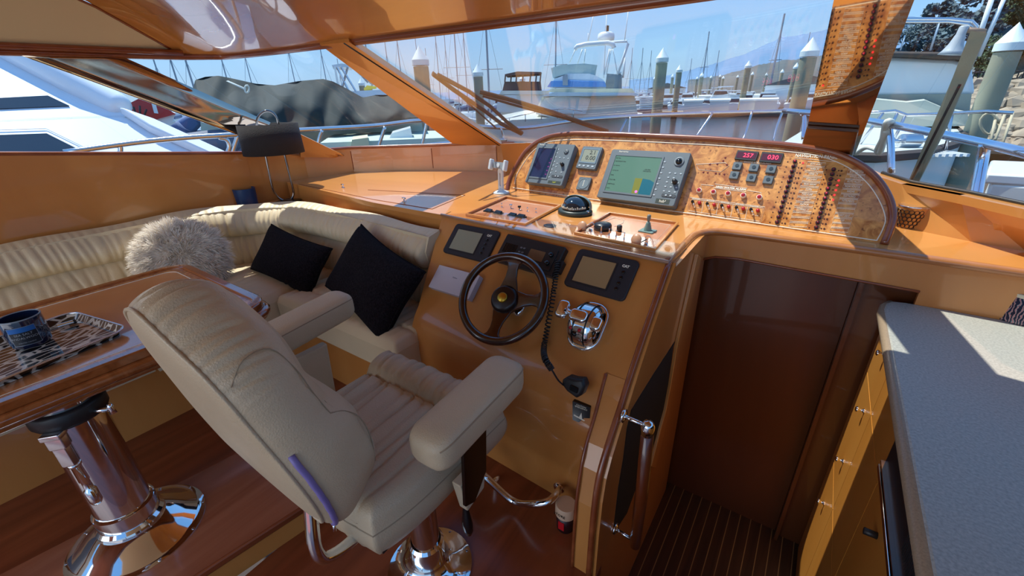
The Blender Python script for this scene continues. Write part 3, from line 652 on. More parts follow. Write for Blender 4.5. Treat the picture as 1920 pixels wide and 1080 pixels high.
# joystick: grey bellows on a square foot
M = frameat(Pz(1214,434,DK+.003), Zv, (1,-.1,0)) @ Matrix.Diagonal((.8,.8,.62,1))
t = thing('joystick', None, 'grey-green joystick with ribbed bellows on a square foot', 'joystick', M=M)
GG = mat('grey_green_rubber', srgb(112,138,134), .55)
MB().at(M).slab(rrect(.078,.066,.004),0,.009,.002).build('foot', GG, t)
MB().at(M).lathe([(.020,.008),(.020,.016)]+[(.0185-.0012*i+(.0022 if i%2 else -.001),.020+.0055*i) for i in range(9)]+[(.006,.072)],18).build('bellows', GG, t, smooth=True)
MB().at(M).lathe([(.0055,.068),(.009,.084),(.010,.098),(.0095,.112),(.007,.116),(0,.117)],14).build('grip', mat('grip_grey', srgb(112,116,112), .5), t, smooth=True)
# ignition keys with round fobs
for i,(px,py,lab) in enumerate(((1091,432,'round tan key fob in the left ignition'),(1192,458,'round tan key fob in the right ignition'))):
    M = dk(px,py,DK+.003); t = thing('ignition_key', None, lab, 'key', 'ignition keys', M=M)
    MB().at(M @ Matrix.Rotation(math.radians(65),4,'X')).lathe([(0,-.004),(.018,-.004),(.021,0),(.018,.004),(0,.004)],20).at(M @ Matrix.Translation((0,0,.02)) @ Matrix.Rotation(math.radians(65),4,'X')).lathe([(0,-.004),(.018,-.004),(.021,0),(.018,.004),(0,.004)],20).build('fob', mat('key_tan', srgb(188,140,110), .35), t, smooth=True)
    MB().at(M @ Matrix.Translation((.04,.0,0))).lathe([(.011,0),(.011,.004),(.007,.006),(.007,.012),(0,.012)],14).build('lock', CHROME, t, smooth=True)
    MB().at(M).tube([(.02,0,.012),(.04,0,.026)], .0022, 6).build('blade', BLACKP, t)
    MB().at(M).tube([(.045+.011*math.cos(a/12*6.283),0,.030+.011*math.sin(a/12*6.283)) for a in range(12)], .0010, 5, closed=True).build('ring', CHROME, t)
# compass
M = frameat(Pz(1078,400,DK), Zv, (1,-.15,0))
t = thing('compass', None, 'domed black compass with grey-blue hood on the dash', 'compass', M=M)
HOODM = mat('compass_hood', srgb(100,128,134), .35)
MB().at(M).lathe([(.088,0),(.088,.014),(.083,.022),(.070,.024),(0,.024)],36,1,.88).build('base', mat('compass_base', srgb(40,52,50), .4), t, smooth=True)
MB().at(M).lathe([(.066,.022)]+[(.066*math.cos(a*math.pi/20),.024+.058*math.sin(a*math.pi/20)) for a in range(1,11)],32).build('dome', mat('compass_dome', srgb(26,34,42), .05, coat=1), t, smooth=True)
def hood(u,v):
    a = math.pi*u; e = math.pi/2*v*.98; r = .078
    return Vector((r*math.cos(a)*1.0, .012+.070*math.sin(a)*math.cos(e), .022+.066*math.sin(e)*(.35+.65*math.sin(a))))
MB().at(M).grid(hood, 24, 10).build('hood', HOODM, t, smooth=True, solid=.003)
b = MB()
for k in range(24):
    a = math.pi + math.pi*k/24; b.at(M @ Matrix.Translation((.0625*math.cos(a),.0625*math.sin(a),.034)) @ Matrix.Rotation(a,4,'Z')).box(-.001,.0045,-.0014,.0014,0,.010 if k%3==0 else .006)
b.build('card_marks', WHITEP, t)
MB().at(M @ Matrix.Translation((.077,-.006,.02))).lathe([(.0,-.008),(.008,-.006),(.009,0),(.006,.006),(0,.008)],12).build('hood_screw', CHROME, t, smooth=True)
# oval grab plug
o_ = MB().at(dk(1031,424,DK)).lathe([(.026,0),(.026,.004),(.020,.006),(.014,.004),(0,.004)],24,1.15,1).build('deck_plug', BLACKP, smooth=True)
tag(o_, 'small flat black round deck plug in front of the compass', 'plug')
# phone holder
M = frameat(Pz(940,362,DK), Zv, (1,-.1,0)); t = thing('phone_holder', None, 'white phone holder standing on the dash with grey clamp', 'phone holder', M=M)
WP = mat('white_plastic', srgb(214,222,224), .35)
MB().at(M).lathe([(.050,0),(.050,.006),(.034,.013),(.018,.018),(.014,.030),(0,.032)],28).build('foot', WP, t, smooth=True)
MB().at(M).ring(rrect(.034,.125,.012,0,.085), rrect(.014,.085,.006,0,.085), -.006,.006)
a_ = MB(); a_.at(M @ Matrix.Rotation(math.radians(90),4,'X')).ring(rrect(.034,.125,.012,0,.082), rrect(.014,.080,.006,0,.082), -.007,.007); a_.build('arm', WP, t)
Mc = M @ Matrix.Translation((0,-.012,.165)) @ Matrix.Rotation(math.radians(72),4,'X')
MB().at(Mc).slab(rrect(.09,.036,.008),-.006,.006,.002).build('clamp_back', mat('clamp_grey', srgb(150,158,162), .4), t)
MB().at(Mc).lathe([(.012,.006),(.012,.010),(0,.010)],16).build('clamp_button', WP, t)
for s_ in (-1,1): MB().at(Mc).slab(rrect(.016,.062,.007,s_*.056,0),-.006,.022,.003).build('clamp_jaw', WP, t)
# two small chrome latches on the forward deck, hatch lines
for px,py,l in ((758,378,'small chrome latch near the middle of the left dash'),(643,352,'small chrome latch at the far left of the dash')):
    M = dk(px,py,DK); t = thing('deck_latch', None, l, 'latch', 'chrome dash latches', M=M)
    MB().at(M).lathe([(.012,0),(.012,.003),(.004,.004),(.004,.018)],14).build('stem', CHROME, t, smooth=True)
    MB().at(M).tube([(-.012,0,.020),(.012,0,.020)], .005, 8).build('knob', CHROME, t, smooth=True)
b = MB().tube([Pz(560,345,1.001), Pz(700,374,1.001), Pz(810,392,1.001)], .0018, 4); b.tube([Pz(810,392,1.001), Pz(872,366,1.001), Pz(690,356,1.001)], .0018, 4)
S(b.build('trim_hatch_line', WOODT))
# ================================================================ ON THE SLOPING FACE
def catdisp(quad, warm, label):
    M, W_, H_ = frame4(*quad, FP, FN, .012); T = .012
    t = thing('engine_display', None, label, 'display', 'black engine displays', M=M)
    MB().at(M).slab(rrect(W_,H_,.018),0,T,.003).build('bezel', mat('display_black', srgb(36,38,44), .5) if not warm else bpy.data.materials['display_black'], t)
    cx = -W_*.10; sw = W_*.56; sh = H_*.66
    MB().at(M).ring(rrect(sw+.012,sh+.012,.003,cx,-H_*.01), rrect(sw,sh,.001,cx,-H_*.01), T-.001,T+.0015).build('screen_surround', BLACKP, t)
    MB().at(M).slab(rrect(sw,sh,.001,cx,-H_*.01),T-.001,T+.0006).build('screen', LCDW if warm else LCD, t)
    text_mb('CAT', H_*.085, M @ Matrix.Translation((W_*.33,H_*.30,T+.0002)), t, WHITEP, 'maker_lettering', bold=.0006)
    for i in range(4): MB().at(M @ Matrix.Translation((W_*.33,H_*(.16-.14*i),0))).lathe([(.0075,T-.001),(.0075,T+.002),(.006,T+.003),(0,T+.003)],14).build('button', BLACKG, t, smooth=True)
    return t
catdisp(((851,416),(933,434),(915,492),(833,474)), False, 'black engine display with pale green screen, left of the radio')
catdisp(((1084,464),(1196,489),(1173,566),(1057,534)), True, 'black engine display with brownish screen, right of the radio')
# VHF radio
M, W_, H_ = frame4((945,436),(1056,462),(1040,520),(932,488), FP, FN, .03); T=.03
t = thing('vhf_radio', None, 'black marine radio set into the face above the wheel', 'radio', M=M)
MB().at(M).slab(rrect(W_,H_,.006),0,T,.004).build('case', BLACKP, t)
MB().at(M).slab(rrect(W_*.90,H_*.72,.004,-W_*.02,-H_*.02),T,T+.004,.001).build('face', mat('radio_face', srgb(26,34,38), .4), t)
b = MB()
for i in range(9): b.at(M).box(-W_*.42+i*.0075,-W_*.42+i*.0075+.0032,-H_*.16,H_*.16,T+.004,T+.0055)
b.build('speaker_grille', BLACKG, t)
MB().at(M).slab(rrect(W_*.25,H_*.34,.003,W_*.14,0),T+.004,T+.005).build('screen', mat('radio_lcd', srgb(112,88,64), .25, coat=.6), t)
for i in range(4): btn(M, -W_*.14+(i%2)*.016, H_*(.12-(i//2)*.15), t, .011,.007, mat('radio_btn', srgb(110,112,116), .4) if i==0 else bpy.data.materials['radio_btn'], T+.004)
for i in range(3): btn(M, W_*.12+i*.016, -H_*.27, t, .010,.006, bpy.data.materials['radio_btn'], T+.004)
for fy in (.12,-.16): MB().at(M @ Matrix.Translation((W_*.36,H_*fy,0))).lathe([(.010,T+.003),(.009,T+.014),(0,T+.014)],14).build('knob', BLACKG, t, smooth=True)
MB().at(M).slab(rrect(.022,.05,.004,W_*.5+.006,-H_*.12),0,T-.004,.002).build('bracket', BLACKP, t)
# coiled cord and microphone
FPt = lambda px,py,off=0: Pp(px,py,FP,FN,off)
path = [FPt(1046,488,.035), FPt(1042,520,.03), FPt(1036,560,.028), FPt(1027,610,.03), FPt(1020,650,.03), Py(1022,672,.99), Py(1034,692,.985)]
cp = curve_pts(path, 14); coil = []
tot = len(cp)
for i in range(tot*9):
    u = i/9; k = min(int(u), tot-2); p = cp[k].lerp(cp[k+1], u-k); tg = (cp[min(k+1,tot-1)]-cp[max(k-1,0)]).normalized()
    a = tg.orthogonal().normalized(); b_ = tg.cross(a); an = i*2*math.pi/9*.5
    coil.append(p + a*.0085*math.cos(an) + b_*.009*math.sin(an))
o_ = MB().tube(coil, .0027, 5).build('coiled_cord', BLACKP, smooth=True); tag(o_, 'black coiled radio cord hanging down beside the wheel', 'cord')
mp_ = Py(1080,724,1.04)
t = thing('microphone', tuple(mp_), 'black hand microphone hanging on the console apron', 'microphone')
Mm = frameat(mp_, (0,-1,.25), (1,0,-.1))
MB().at(Mm).slab([(-.045,.008),(-.03,.026),(-.005,.030),(.022,.040),(.036,.022),(.032,-.012),(.018,-.030),(-.022,-.022),(-.043,-.008)],-.018,.022,.008).build('body', BLACKP, t, bevel=.003)
MB().at(Mm).slab(rrect(.03,.02,.004,.004,0),.022,.026,.002).build('talk_button', BLACKG, t)
MB().tube(curve_pts([Py(1034,692,.985), Py(1046,712,1.0), Py(1056,722,1.02)],5), .003, 6).build('lead', BLACKP, t, smooth=True)
# sticker plate
def on_apron(px,py):
    best = min((k*.002+.95 for k in range(110)), key=lambda yy: abs(min((facefn_(.78,.5+j/80) for j in range(41)), key=lambda q: abs(q.z-Py(px,py,yy).z)).y - yy))
    return Py(px,py,best)
_yp = on_apron(1091,775).y
a4 = [Py(*q,_yp-.004) for q in ((1075,751),(1108,763),(1106,798),(1074,786))]
t = thing('notice_plate', tuple(a4[3]), 'small black notice with white sail drawing on the console apron', 'notice')
Ma = frameat(sum(a4,Vector())/4+Vector((0,-.002,0)), (0,-1,0), a4[1]-a4[0]); w_=(a4[1]-a4[0]).length; h_=(a4[0]-a4[3]).length
MB().at(Ma).slab(rrect(w_,h_,.002),-.03,.002).build('plate', BLACKG, t)
MB().at(Ma).slab([(-w_*.12,-h_*.22),(w_*.06,-h_*.24),(w_*.02,h_*.06)],.002,.0026).build('sail_drawing', WHITEP, t)
MB().at(Ma).slab([(-w_*.42,-h_*.24),(w_*.42,-h_*.36),(w_*.42,-h_*.30),(-w_*.42,-h_*.16)],.002,.0026).build('waterline_stripe', WHITEP, t)
text_mb('CAUTION\nEMERGENCY', h_*.10, Ma @ Matrix.Translation((0,h_*.34,.002)), t, WHITEP, 'lettering')
# white box behind the wheel
M, W_, H_ = frame4((822,496),(898,516),(880,562),(805,538), FP, FN, .03)
t = thing('white_box', None, 'flat white cardboard box leaning on the face behind the wheel', 'box', M=M)
MB().at(M).slab(rrect(W_,H_,.002),0.001,.03,.001).build('carton', mat('lilac_white_card', srgb(206,198,204), .6), t)
text_mb('Notice', .010, M @ Matrix.Translation((0,H_*.15,.0302)), t, mat('faint_print', srgb(170,164,176), .6), 'lettering')
# chrome oval boss by the column
M = frameat(FPt(974,578,0), FN, (1,0,0)); t = thing('key_boss', None, 'small oval chrome fitting on the face behind the wheel', 'fitting', M=M)
MB().at(M).lathe([(.030,0),(.030,.006),(.022,.012),(0,.014)],24,.8,1.2).build('plate', CHROME, t, smooth=True)
MB().at(M).lathe([(.008,.010),(.008,.028),(.005,.032),(0,.032)],12).build('knob', CHROME, t, smooth=True)
# ---- steering wheel
wn = (FN*.92 + Vector((0,-.35,.0)) + Vector((.12,0,0))).normalized()
wc = FPt(942,558,.10)
# fit the ring plane to the ellipse seen: left, right, top, bottom of the rim
Mw = frameat(wc, (.10,-.74,.66), (1,0,0))
t = thing('steering_wheel', None, 'glossy dark walnut three-spoke steering wheel with brass centre', 'steering wheel', M=Mw)
RW = .170
MB().at(Mw).tube([(RW*math.cos(a/64*2*math.pi), RW*math.sin(a/64*2*math.pi), 0) for a in range(64)], .0165, 12, closed=True).build('rim', DARKW, t, smooth=True)
def spoke(ang):
    b = MB(); R_ = Mw @ Matrix.Rotation(ang,4,'Z')
    prof = [(.03,.044,-.030),(.06,.034,-.026),(.09,.024,-.018),(.12,.021,-.010),(.142,.026,-.004),(.158,.044,0),(.17,.06,0)]
    vs = []; 
    for x,hw,z in prof:
        tk = .008; vs += [(x,-hw,z-tk),(x,hw,z-tk),(x,hw,z+tk*.5),(x,0,z+tk*1.2),(x,-hw,z+tk*.5)]
    fs = [tuple(range(4,-1,-1)), tuple((len(prof)-1)*5+i for i in range(5))]
    for k in range(len(prof)-1): fs += [(k*5+i, k*5+(i+1)%5, (k+1)*5+(i+1)%5, (k+1)*5+i) for i in range(5)]
    b.at(R_).add(vs, fs); return b
for i,a in enumerate((94,12,-84)): spoke(math.radians(a)).build('spoke', DARKW, t, bevel=.003)
MB().at(Mw).lathe([(.056,-.045),(.056,-.018),(.050,-.006),(.042,-.002),(0,.0)],32).build('hub', mat('hub_black', srgb(34,20,18), .3), t, smooth=True)
MB().at(Mw).lathe([(.0205,-.006),(.0205,.004),(.017,.007),(0,.008)],24).build('brass_centre', mat('brass', srgb(200,160,60), .3, .9), t, smooth=True)
MB().tube([Mw.translation + (-Mw.col[2].xyz)*.03, Mw.translation + (-Mw.col[2].xyz)*.16], .030, 16).build('column', BLACKP, t, smooth=True)
# ---- chrome throttle
M = frameat(FPt(1103,612,0), FN, (1,-.05,0)) @ Matrix.Scale(1.12,4)
t = thing('throttle_control', None, 'chrome twin-lever throttle head on the right of the helm face', 'throttle', M=M)
MB().at(M).slab([(x*1.0,y) for x,y in rrect(.115,.165,.05)],0,.012,.005).build('base_plate', CHROME, t, bevel=.003)
def drum(u,v):
    a = math.pi*v; x = -.045+.09*u; k = 1-.25*abs(2*u-1)**4
    return Vector((x, .070*math.cos(a)*k, .012+.060*math.sin(a)*k))
MB().at(M).grid(drum, 14, 24).build('drum', CHROME, t, smooth=True)
for u0 in (-.018,.022):
    MB().at(M).tube([(u0,.070*1.01*math.cos(a*math.pi/20),.012+.061*math.sin(a*math.pi/20)) for a in range(1,20)], .0022, 6).build('groove', BLACKG, t, smooth=True)
MB().at(M).slab(rrect(.040,.062,.014,-.082,.018),.045,.060,.006).build('left_lever', CHROME, t, bevel=.003)
MB().at(M).tube([(-.03,.01,.05),(-.07,.016,.052)], .010, 10).build('lever_shaft', CHROME, t, smooth=True)
MB().at(M).slab(rrect(.060,.040,.014,-.010,.006),.066,.082,.006).build('centre_lever', CHROME, t, bevel=.003)
MB().at(M).slab(rrect(.036,.046,.012,.048,.0),.050,.070,.006).build('right_lever', CHROME, t, bevel=.003)
for x in (-.022,.008): MB().at(M @ Matrix.Translation((x,-.035,.062))).lathe([(.0055,0),(.0055,.005),(0,.006)],10).build('red_button', RED, t, smooth=True)
MB().at(M @ Matrix.Translation((-.008,-.048,.050))).lathe([(.008,0),(.008,.010),(0,.011)],12).build('black_button', BLACKG, t, smooth=True)
# ---- foot rail
a, b_ = on_apron(940,890), on_apron(1048,915)
t = thing('foot_rail', tuple((a+b_)/2), 'bent stainless foot rail at the bottom of the console', 'rail')
out = Vector((0,-.13,-.02))
pts = curve_pts([Pz(905,890,.16)+Vector((-.12,0,0)), Pz(905,890,.16), Py(960,938,.98), Py(1000,945,.97), Py(1028,940,.99), Py(1044,925,1.04), b_], 6)
MB().tube(pts, .014, 12).build('tube', CHROME, t, smooth=True)
MB().tube([a, Py(925,905,1.0)], .012, 10).build('stay', CHROME, t, smooth=True)
for p in (a,b_): MB().at(frameat(p,(0,-1,0),(1,0,0))).lathe([(.026,-.02),(.026,.004),(.014,.010),(0,.01)],20).build('flange', CHROME, t, smooth=True)
# ---- grab rail in the companionway
Hx = -.255
h0, h1 = Px(1215,800,Hx), Px(1190,1022,Hx)
h1.y = h0.y + .02; h1 = Px(1190,1022,Hx)
t = thing('grab_rail', tuple(h1), 'upright wooden grab rail with chrome ball top beside the companionway', 'grab rail')
MB().tube([h0, h0.lerp(h1,.5)+Vector((.004,0,0)), h1], [.019,.021,.019], 14).build('grip', wood('rail_cherry', srgb(96,42,18), srgb(124,58,28), scale=(3,3,.4)), t, smooth=True)
MB().at(Matrix.Translation(h0)).lathe([(0,.022),(.012,.019),(.020,.008),(.021,-.006),(.019,-.03),(0,-.03)],16).build('ball_cap', CHROME, t, smooth=True)
MB().tube([Vector((-.335,h0.y-.0,h0.z+.005)), h0], .007, 10).build('top_arm', CHROME, t, smooth=True)
MB().tube([Vector((-.335,h1.y,h1.z+.03)), h1+Vector((0,0,.02))], .006, 10).build('bottom_arm', CHROME, t, smooth=True)
for p in (Vector((-.332,h0.y,h0.z+.005)), Vector((-.332,h1.y,h1.z+.03))): MB().at(frameat(p,(1,0,0),(0,1,0))).lathe([(.022,-.004),(.022,.004),(.012,.008),(0,.008)],18).build('flange', CHROME, t, smooth=True)
# ---- paint can on the floor beside the console
M = Matrix.Translation(Vector((-.515,1.03,0))); t = thing('small_tub', None, 'small dark tub with pale lid on the floor by the foot rail', 'tub', M=M)
MB().at(M).lathe([(.034,0),(.037,.08),(0,.08)],24).build('body', mat('tub_dark', srgb(44,18,22), .4), t, smooth=True)
MB().at(M).lathe([(.041,.078),(.041,.118),(.037,.124),(0,.124)],24).build('lid', mat('tub_lid', srgb(206,170,140), .5), t, auto=40)
MB().at(M).slab([(-.012,-.0378),(.012,-.0378),(.012,-.034),(-.012,-.034)],.02,.06).build('red_label', RED, t)
text_mb('STORE', .016, M @ Matrix.Translation((-.006,-.0415,.100)) @ Matrix.Rotation(math.radians(90),4,'X'), t, BLACKG, 'lettering')
# ================================================================ SETTEE
rnd = random.Random(3)
def creases(L, lo, hi, seed):
    r = random.Random(seed); out = []; s_ = 0
    while s_ < L: s_ += r.uniform(lo, hi); out.append((s_, r.uniform(.4, 1), r.uniform(.006, .012), r.uniform(-.04, .04)))
    return out
def crease_at(cr, s_, t=0):
    v = 0
    for p, a, w_, sl in cr:
        d = s_ - p - sl*t
        if abs(d) < .04: v += a*math.exp(-(d/w_)**2)
    return min(v, 1.3)
sofa = thing('settee', (-2.6,.8,PLZ), 'L-shaped cream leather settee wrapping round the left corner', 'sofa')
ZB = .95; ZS = .585
# back: path of its upper rear edge in plan, from aft to the console end
bp_ = curve_pts([(-3.17,-1.3,0),(-3.17,-.3,0),(-3.17,.45,0),(-3.14,.9,0),(-3.02,1.22,0),(-2.78,1.42,0),(-2.45,1.50,0),(-2.0,1.49,0),(-1.47,1.455,0)], 30)
cum = [0]
for i in range(1,len(bp_)): cum.append(cum[-1]+(bp_[i]-bp_[i-1]).length)
LB = cum[-1]; cr1 = creases(LB,.022,.06,5); cr2 = creases(LB,.025,.06,9)
def bpath(s_):
    s_ = max(0,min(LB,s_)); lo, hi = 0, len(cum)-1
    while hi-lo > 1:
        m_ = (lo+hi)//2
        if cum[m_] <= s_: lo = m_
        else: hi = m_
    t = (s_-cum[lo])/max(1e-6,cum[hi]-cum[lo]); p = bp_[lo].lerp(bp_[hi],t); d = (bp_[min(hi+1,len(bp_)-1)]-bp_[max(lo-1,0)]).normalized()
    return p, Vector((d.y,-d.x,0))                     # inward normal (toward the cabin)
def roll(z0, z1, d0, d1, bul, cr, amp):
    def fn(u, v):
        s_ = u*LB; p, n_ = bpath(s_)
        a = math.pi*v
        z = z1 + (z0-z1)*v; dd = d0 + (d1-d0)*v + bul*math.sin(a)**.6
        wgt = .7 + .3*abs(2*v-1)
        dd -= amp*crease_at(cr, s_, v)*wgt*math.sin(a)**.35
        e = min(1, (LB-s_)/.03); dd *= .55+.45*math.sqrt(max(0,1-(1-e)**2))
        return p + n_*dd + Vector((0,0,z + .006*math.sin(s_*9)))
    return fn
MB().grid(roll(.765,ZB,.0,.075,.095,cr1,.017), 620, 14).build('back_upper_roll', LEATHER, sofa, smooth=True)
MB().grid(roll(ZS-.03,.775,.075,.12,.045,cr2,.015), 620, 10).build('back_lower_roll', LEATHER, sofa, smooth=True)
e_, en = bpath(LB)
b = MB(); b.prism([e_+Vector((-.01,0,ZB-.004)), e_+en*.07+Vector((-.01,0,ZB-.02)), e_+en*.10+Vector((-.01,0,.86)), e_+en*.085+Vector((-.01,0,.78)), e_+en*.12+Vector((-.01,0,.60)), e_+Vector((-.01,0,.55))], (.012,0,0)).build('back_end', LEATHER, sofa)
# dark gap behind the roll so the groove reads
MB().grid(lambda u,v: bpath(u*LB)[0] + bpath(u*LB)[1]*.07 + Vector((0,0,.45+.48*v)), 160, 1).build('back_core', LEATHER, sofa)
# seat cushions: forward leg and left leg
cs = creases(2.2,.03,.07,12)
def seatgrid(x0,x1,y0,y1,along,seed,zt=ZS,dome=.022,front='y0'):
    cr = creases(max(x1-x0,y1-y0)+.2,.03,.075,seed)
    def fn(u,v):
        x = x0+(x1-x0)*u; y = y0+(y1-y0)*v
        ex = min(u,1-u)*(x1-x0); ey = min(v,1-v)*(y1-y0); ed = min(ex,ey)
        r = .05; k = math.sqrt(max(0,1-(1-min(1,ed/r))**2))
        s_ = (x-x0) if along=='x' else (y-y0); o_ = (y-y0) if along=='x' else (x-x0)
        z = zt - .05*(1-k) + dome*math.sin(math.pi*u)*math.sin(math.pi*v)
        c_ = crease_at(cr, s_, o_)
        z -= .014*c_*min(1,ed/.05)*(.6+.4*math.sin(o_*7+s_*3)**2)
        if abs(o_-.13)<.02: z -= .012*math.exp(-((o_-.13)/.008)**2)
        return Vector((x,y,z))
    return fn
def cushion(name, x0,x1,y0,y1,along,seed,zb,**k):
    fn = seatgrid(x0,x1,y0,y1,along,seed,**k); nu = int((x1-x0)/.012); nv = int((y1-y0)/.012)
    b = MB().grid(fn, nu, nv)
    b.prism([Vector(p) for p in ((x0,y0,zb),(x1,y0,zb),(x1,y1,zb),(x0,y1,zb))], (0,0,(ZS-.05)-zb+.0005))
    return b.build(name, LEATHER, sofa, smooth=False, auto=50)
cushion('seat_cushion', -2.30,-1.33,.98,1.46,'x',21,.42)
cushion('seat_cushion', -3.12,-2.31,.40,1.46,'x',23,.42)
cushion('seat_cushion', -3.12,-2.33,-1.2,.39,'y',25,.42)
b = MB().prism([Vector(p+(PLZ,)) for p in ((-3.15,-1.25),(-2.38,-1.25),(-2.38,.90),(-2.30,1.0),(-2.2,1.03),(-1.345,1.03),(-1.345,1.5),(-3.15,1.5))], (0,0,.30))
b.build('base', WOOD, sofa)
MB().box(-2.395,-2.378,-.9,-.28,PLZ+.05,PLZ+.26).build('vent_panel', wood('dark_vent_panel', srgb(74,34,16), srgb(104,52,26)), sofa)
# ---------------------------------------------------------------- cushions
def pillow(name, label, M, w_, h_, T, m, grp=None, pin=.10, seed=1):
    def fn_(sg):
        def fn(u,v):
            a = 2*u-1; b_ = 2*v-1
            k = max(0,(1-abs(a)**2.6))**.5*max(0,(1-abs(b_)**2.6))**.5
            x = a*w_/2*(1-pin*(1-b_*b_)*abs(a)); y = b_*h_/2*(1-pin*(1-a*a)*abs(b_))
            n_ = noise.noise(Vector((a*1.7+seed,b_*1.7,sg)))*.012*k
            return Vector((x,y,sg*(T/2*k**.8+n_)))
        return fn
    t = thing(name, None, label, 'cushion', grp, M=M)
    MB().at(M).grid(fn_(1), 36, 30).grid(fn_(-1), 36, 30).build('cover', m, t, smooth=True, weld=True)
    e = [fn_(1)(u,0) for u in [i/36 for i in range(36)]] + [fn_(1)(1,v/30) for v in range(30)] + [fn_(1)(1-u/36,1) for u in range(36)] + [fn_(1)(0,1-v/30) for v in range(30)]
    MB().at(M).tube(e, .004, 5, closed=True).build('piping', m, t, smooth=True)
    return t
BLKF = mat('black_chenille', srgb(36,30,36), .95, bump=1.0, bscale=150, var=.75, vscale=110, sheen=.0, spec=.15)
c1 = Py(543,486,1.17); M1 = frameat(c1, (.10,-.80,.60), (1,.02,-.10))
pillow('throw_cushion', 'black textured cushion with grey sunlit left end, left of the other black one', M1, .58, .30, .14, BLKF, seed=2)
c2 = Py(696,524,1.17); M2 = frameat(c2, (-.05,-.80,.60), (1,.06,-.38))
pillow('throw_cushion', 'larger black textured cushion leaning by the helm console', M2, .60, .38, .17, BLKF, seed=5)
# shaggy round cushion
FUR = bpy.data.materials.new('cream_fur'); FUR.use_nodes = True; n_ = FUR.node_tree; n_.nodes.clear(); fo_ = n_.nodes.new('ShaderNodeOutputMaterial'); d1_ = n_.nodes.new('ShaderNodeBsdfDiffuse'); d2_ = n_.nodes.new('ShaderNodeBsdfTranslucent'); d1_.inputs[0].default_value = (.95,.89,.82,1); d2_.inputs[0].default_value = (.95,.89,.82,1); mx_ = n_.nodes.new('ShaderNodeMixShader'); mx_.inputs[0].default_value = .4; n_.links.new(d1_.outputs[0],mx_.inputs[1]); n_.links.new(d2_.outputs[0],mx_.inputs[2]); n_.links.new(mx_.outputs[0],fo_.inputs[0])
cf = Px(345,486,-2.86)
Mf = frameat(cf, (.86,-.28,.42), (.3,1,0))
t = thing('round_cushion', None, 'round shaggy white cushion on the left side of the settee', 'cushion', M=Mf)
RF = .215
def fdisc(sg):
    def fn(u,v):
        a = 2*math.pi*u; r = v; return Vector((RF*r*math.cos(a), RF*r*math.sin(a), sg*.075*math.sqrt(max(0,1-r**2.4))))
    return fn
MB().at(Mf).grid(fdisc(1), 40, 14, cu=True).grid(fdisc(-1), 40, 10, cu=True).build('body', FUR, t, smooth=True, weld=True)
b = MB(); b.at(Mf); r_ = random.Random(4); vs = []; fs = []
for i in range(15000):
    a = r_.uniform(0,2*math.pi); r = math.sqrt(r_.uniform(0,1)); sg = 1 if r_.random()<.85 else -1
    p = Vector((RF*r*math.cos(a), RF*r*math.sin(a), sg*.075*math.sqrt(max(0,1-r**2.4))))
    n_ = Vector((p.x*.9*r*r+r_.gauss(0,.05), p.y*.9*r*r+r_.gauss(0,.05), sg*(.09+.25*(1-r)))).normalized()
    L = r_.uniform(.028,.05); sd = Vector((r_.gauss(0,1),r_.gauss(0,1),r_.gauss(0,.4))); 
    out = Vector((math.cos(a),math.sin(a),0)); clump = noise.noise_vector(Vector((p.x*22,p.y*22,0)))*.75
    d1 = (n_*.6 + out*.55 + clump + Vector((0,-.25,0))).normalized(); d2 = (d1 + clump*.6 + sd*.12 + Vector((0,-.2,0))).normalized()
    s_ = d1.cross(sd).normalized()*.0022; p1 = p + d1*L*.55; p2 = p1 + d2*L*.5; k = len(vs)
    vs += [p - s_, p + s_, p1 - s_*.8, p1 + s_*.8, p2]; fs += [(k,k+1,k+3,k+2),(k+2,k+3,k+4)]
b.add(vs, fs); fo = b.build('shag_fur', FUR, t, smooth=True); fo['kind'] = 'stuff'
# ================================================================ TABLE
TZ = .83
tx0,tx1,ty0,ty1 = -2.50,-1.66,-1.0,.69
Mt = Matrix.Translation(Vector(((tx0+tx1)/2,(ty0+ty1)/2,0))); tw = tx1-tx0; th = ty1-ty0
table = thing('dining_table', (-1.75,.06,PLZ), 'varnished wooden dinette table with raised rim and rounded corners', 'table')
MB().at(Mt).slab(rrect(tw-.02,th-.02,.09),TZ-.075,TZ-.006).build('tabletop', TABLEW, table)
o1 = rrect(tw,th,.10); i1 = rrect(tw-.075,th-.075,.065)
b = MB().at(Mt).ring(o1, i1, TZ-.03, TZ+.004); b.build('rim', wood('table_rim', srgb(138,74,34), srgb(166,96,50), coat=1.0, rough=.2), table, bevel=.006)
MB().at(Mt).tube([(x,y,TZ-.045) for x,y in rrect(tw+.004,th+.004,.10)], .019, 10, closed=True).build('edge_bead', bpy.data.materials['table_rim'], table, smooth=True)
MB().at(Mt).tube([(x,y,TZ-.072) for x,y in rrect(tw-.03,th-.03,.09)], .014, 8, closed=True).build('lower_bead', bpy.data.materials['table_rim'], table, smooth=True)
MB().at(Mt).tube([(x,y,TZ-.0055) for x,y in rrect(tw-.14,th-.14,.05)], .0016, 5, closed=True).build('inlay_line', WHITEP, table)
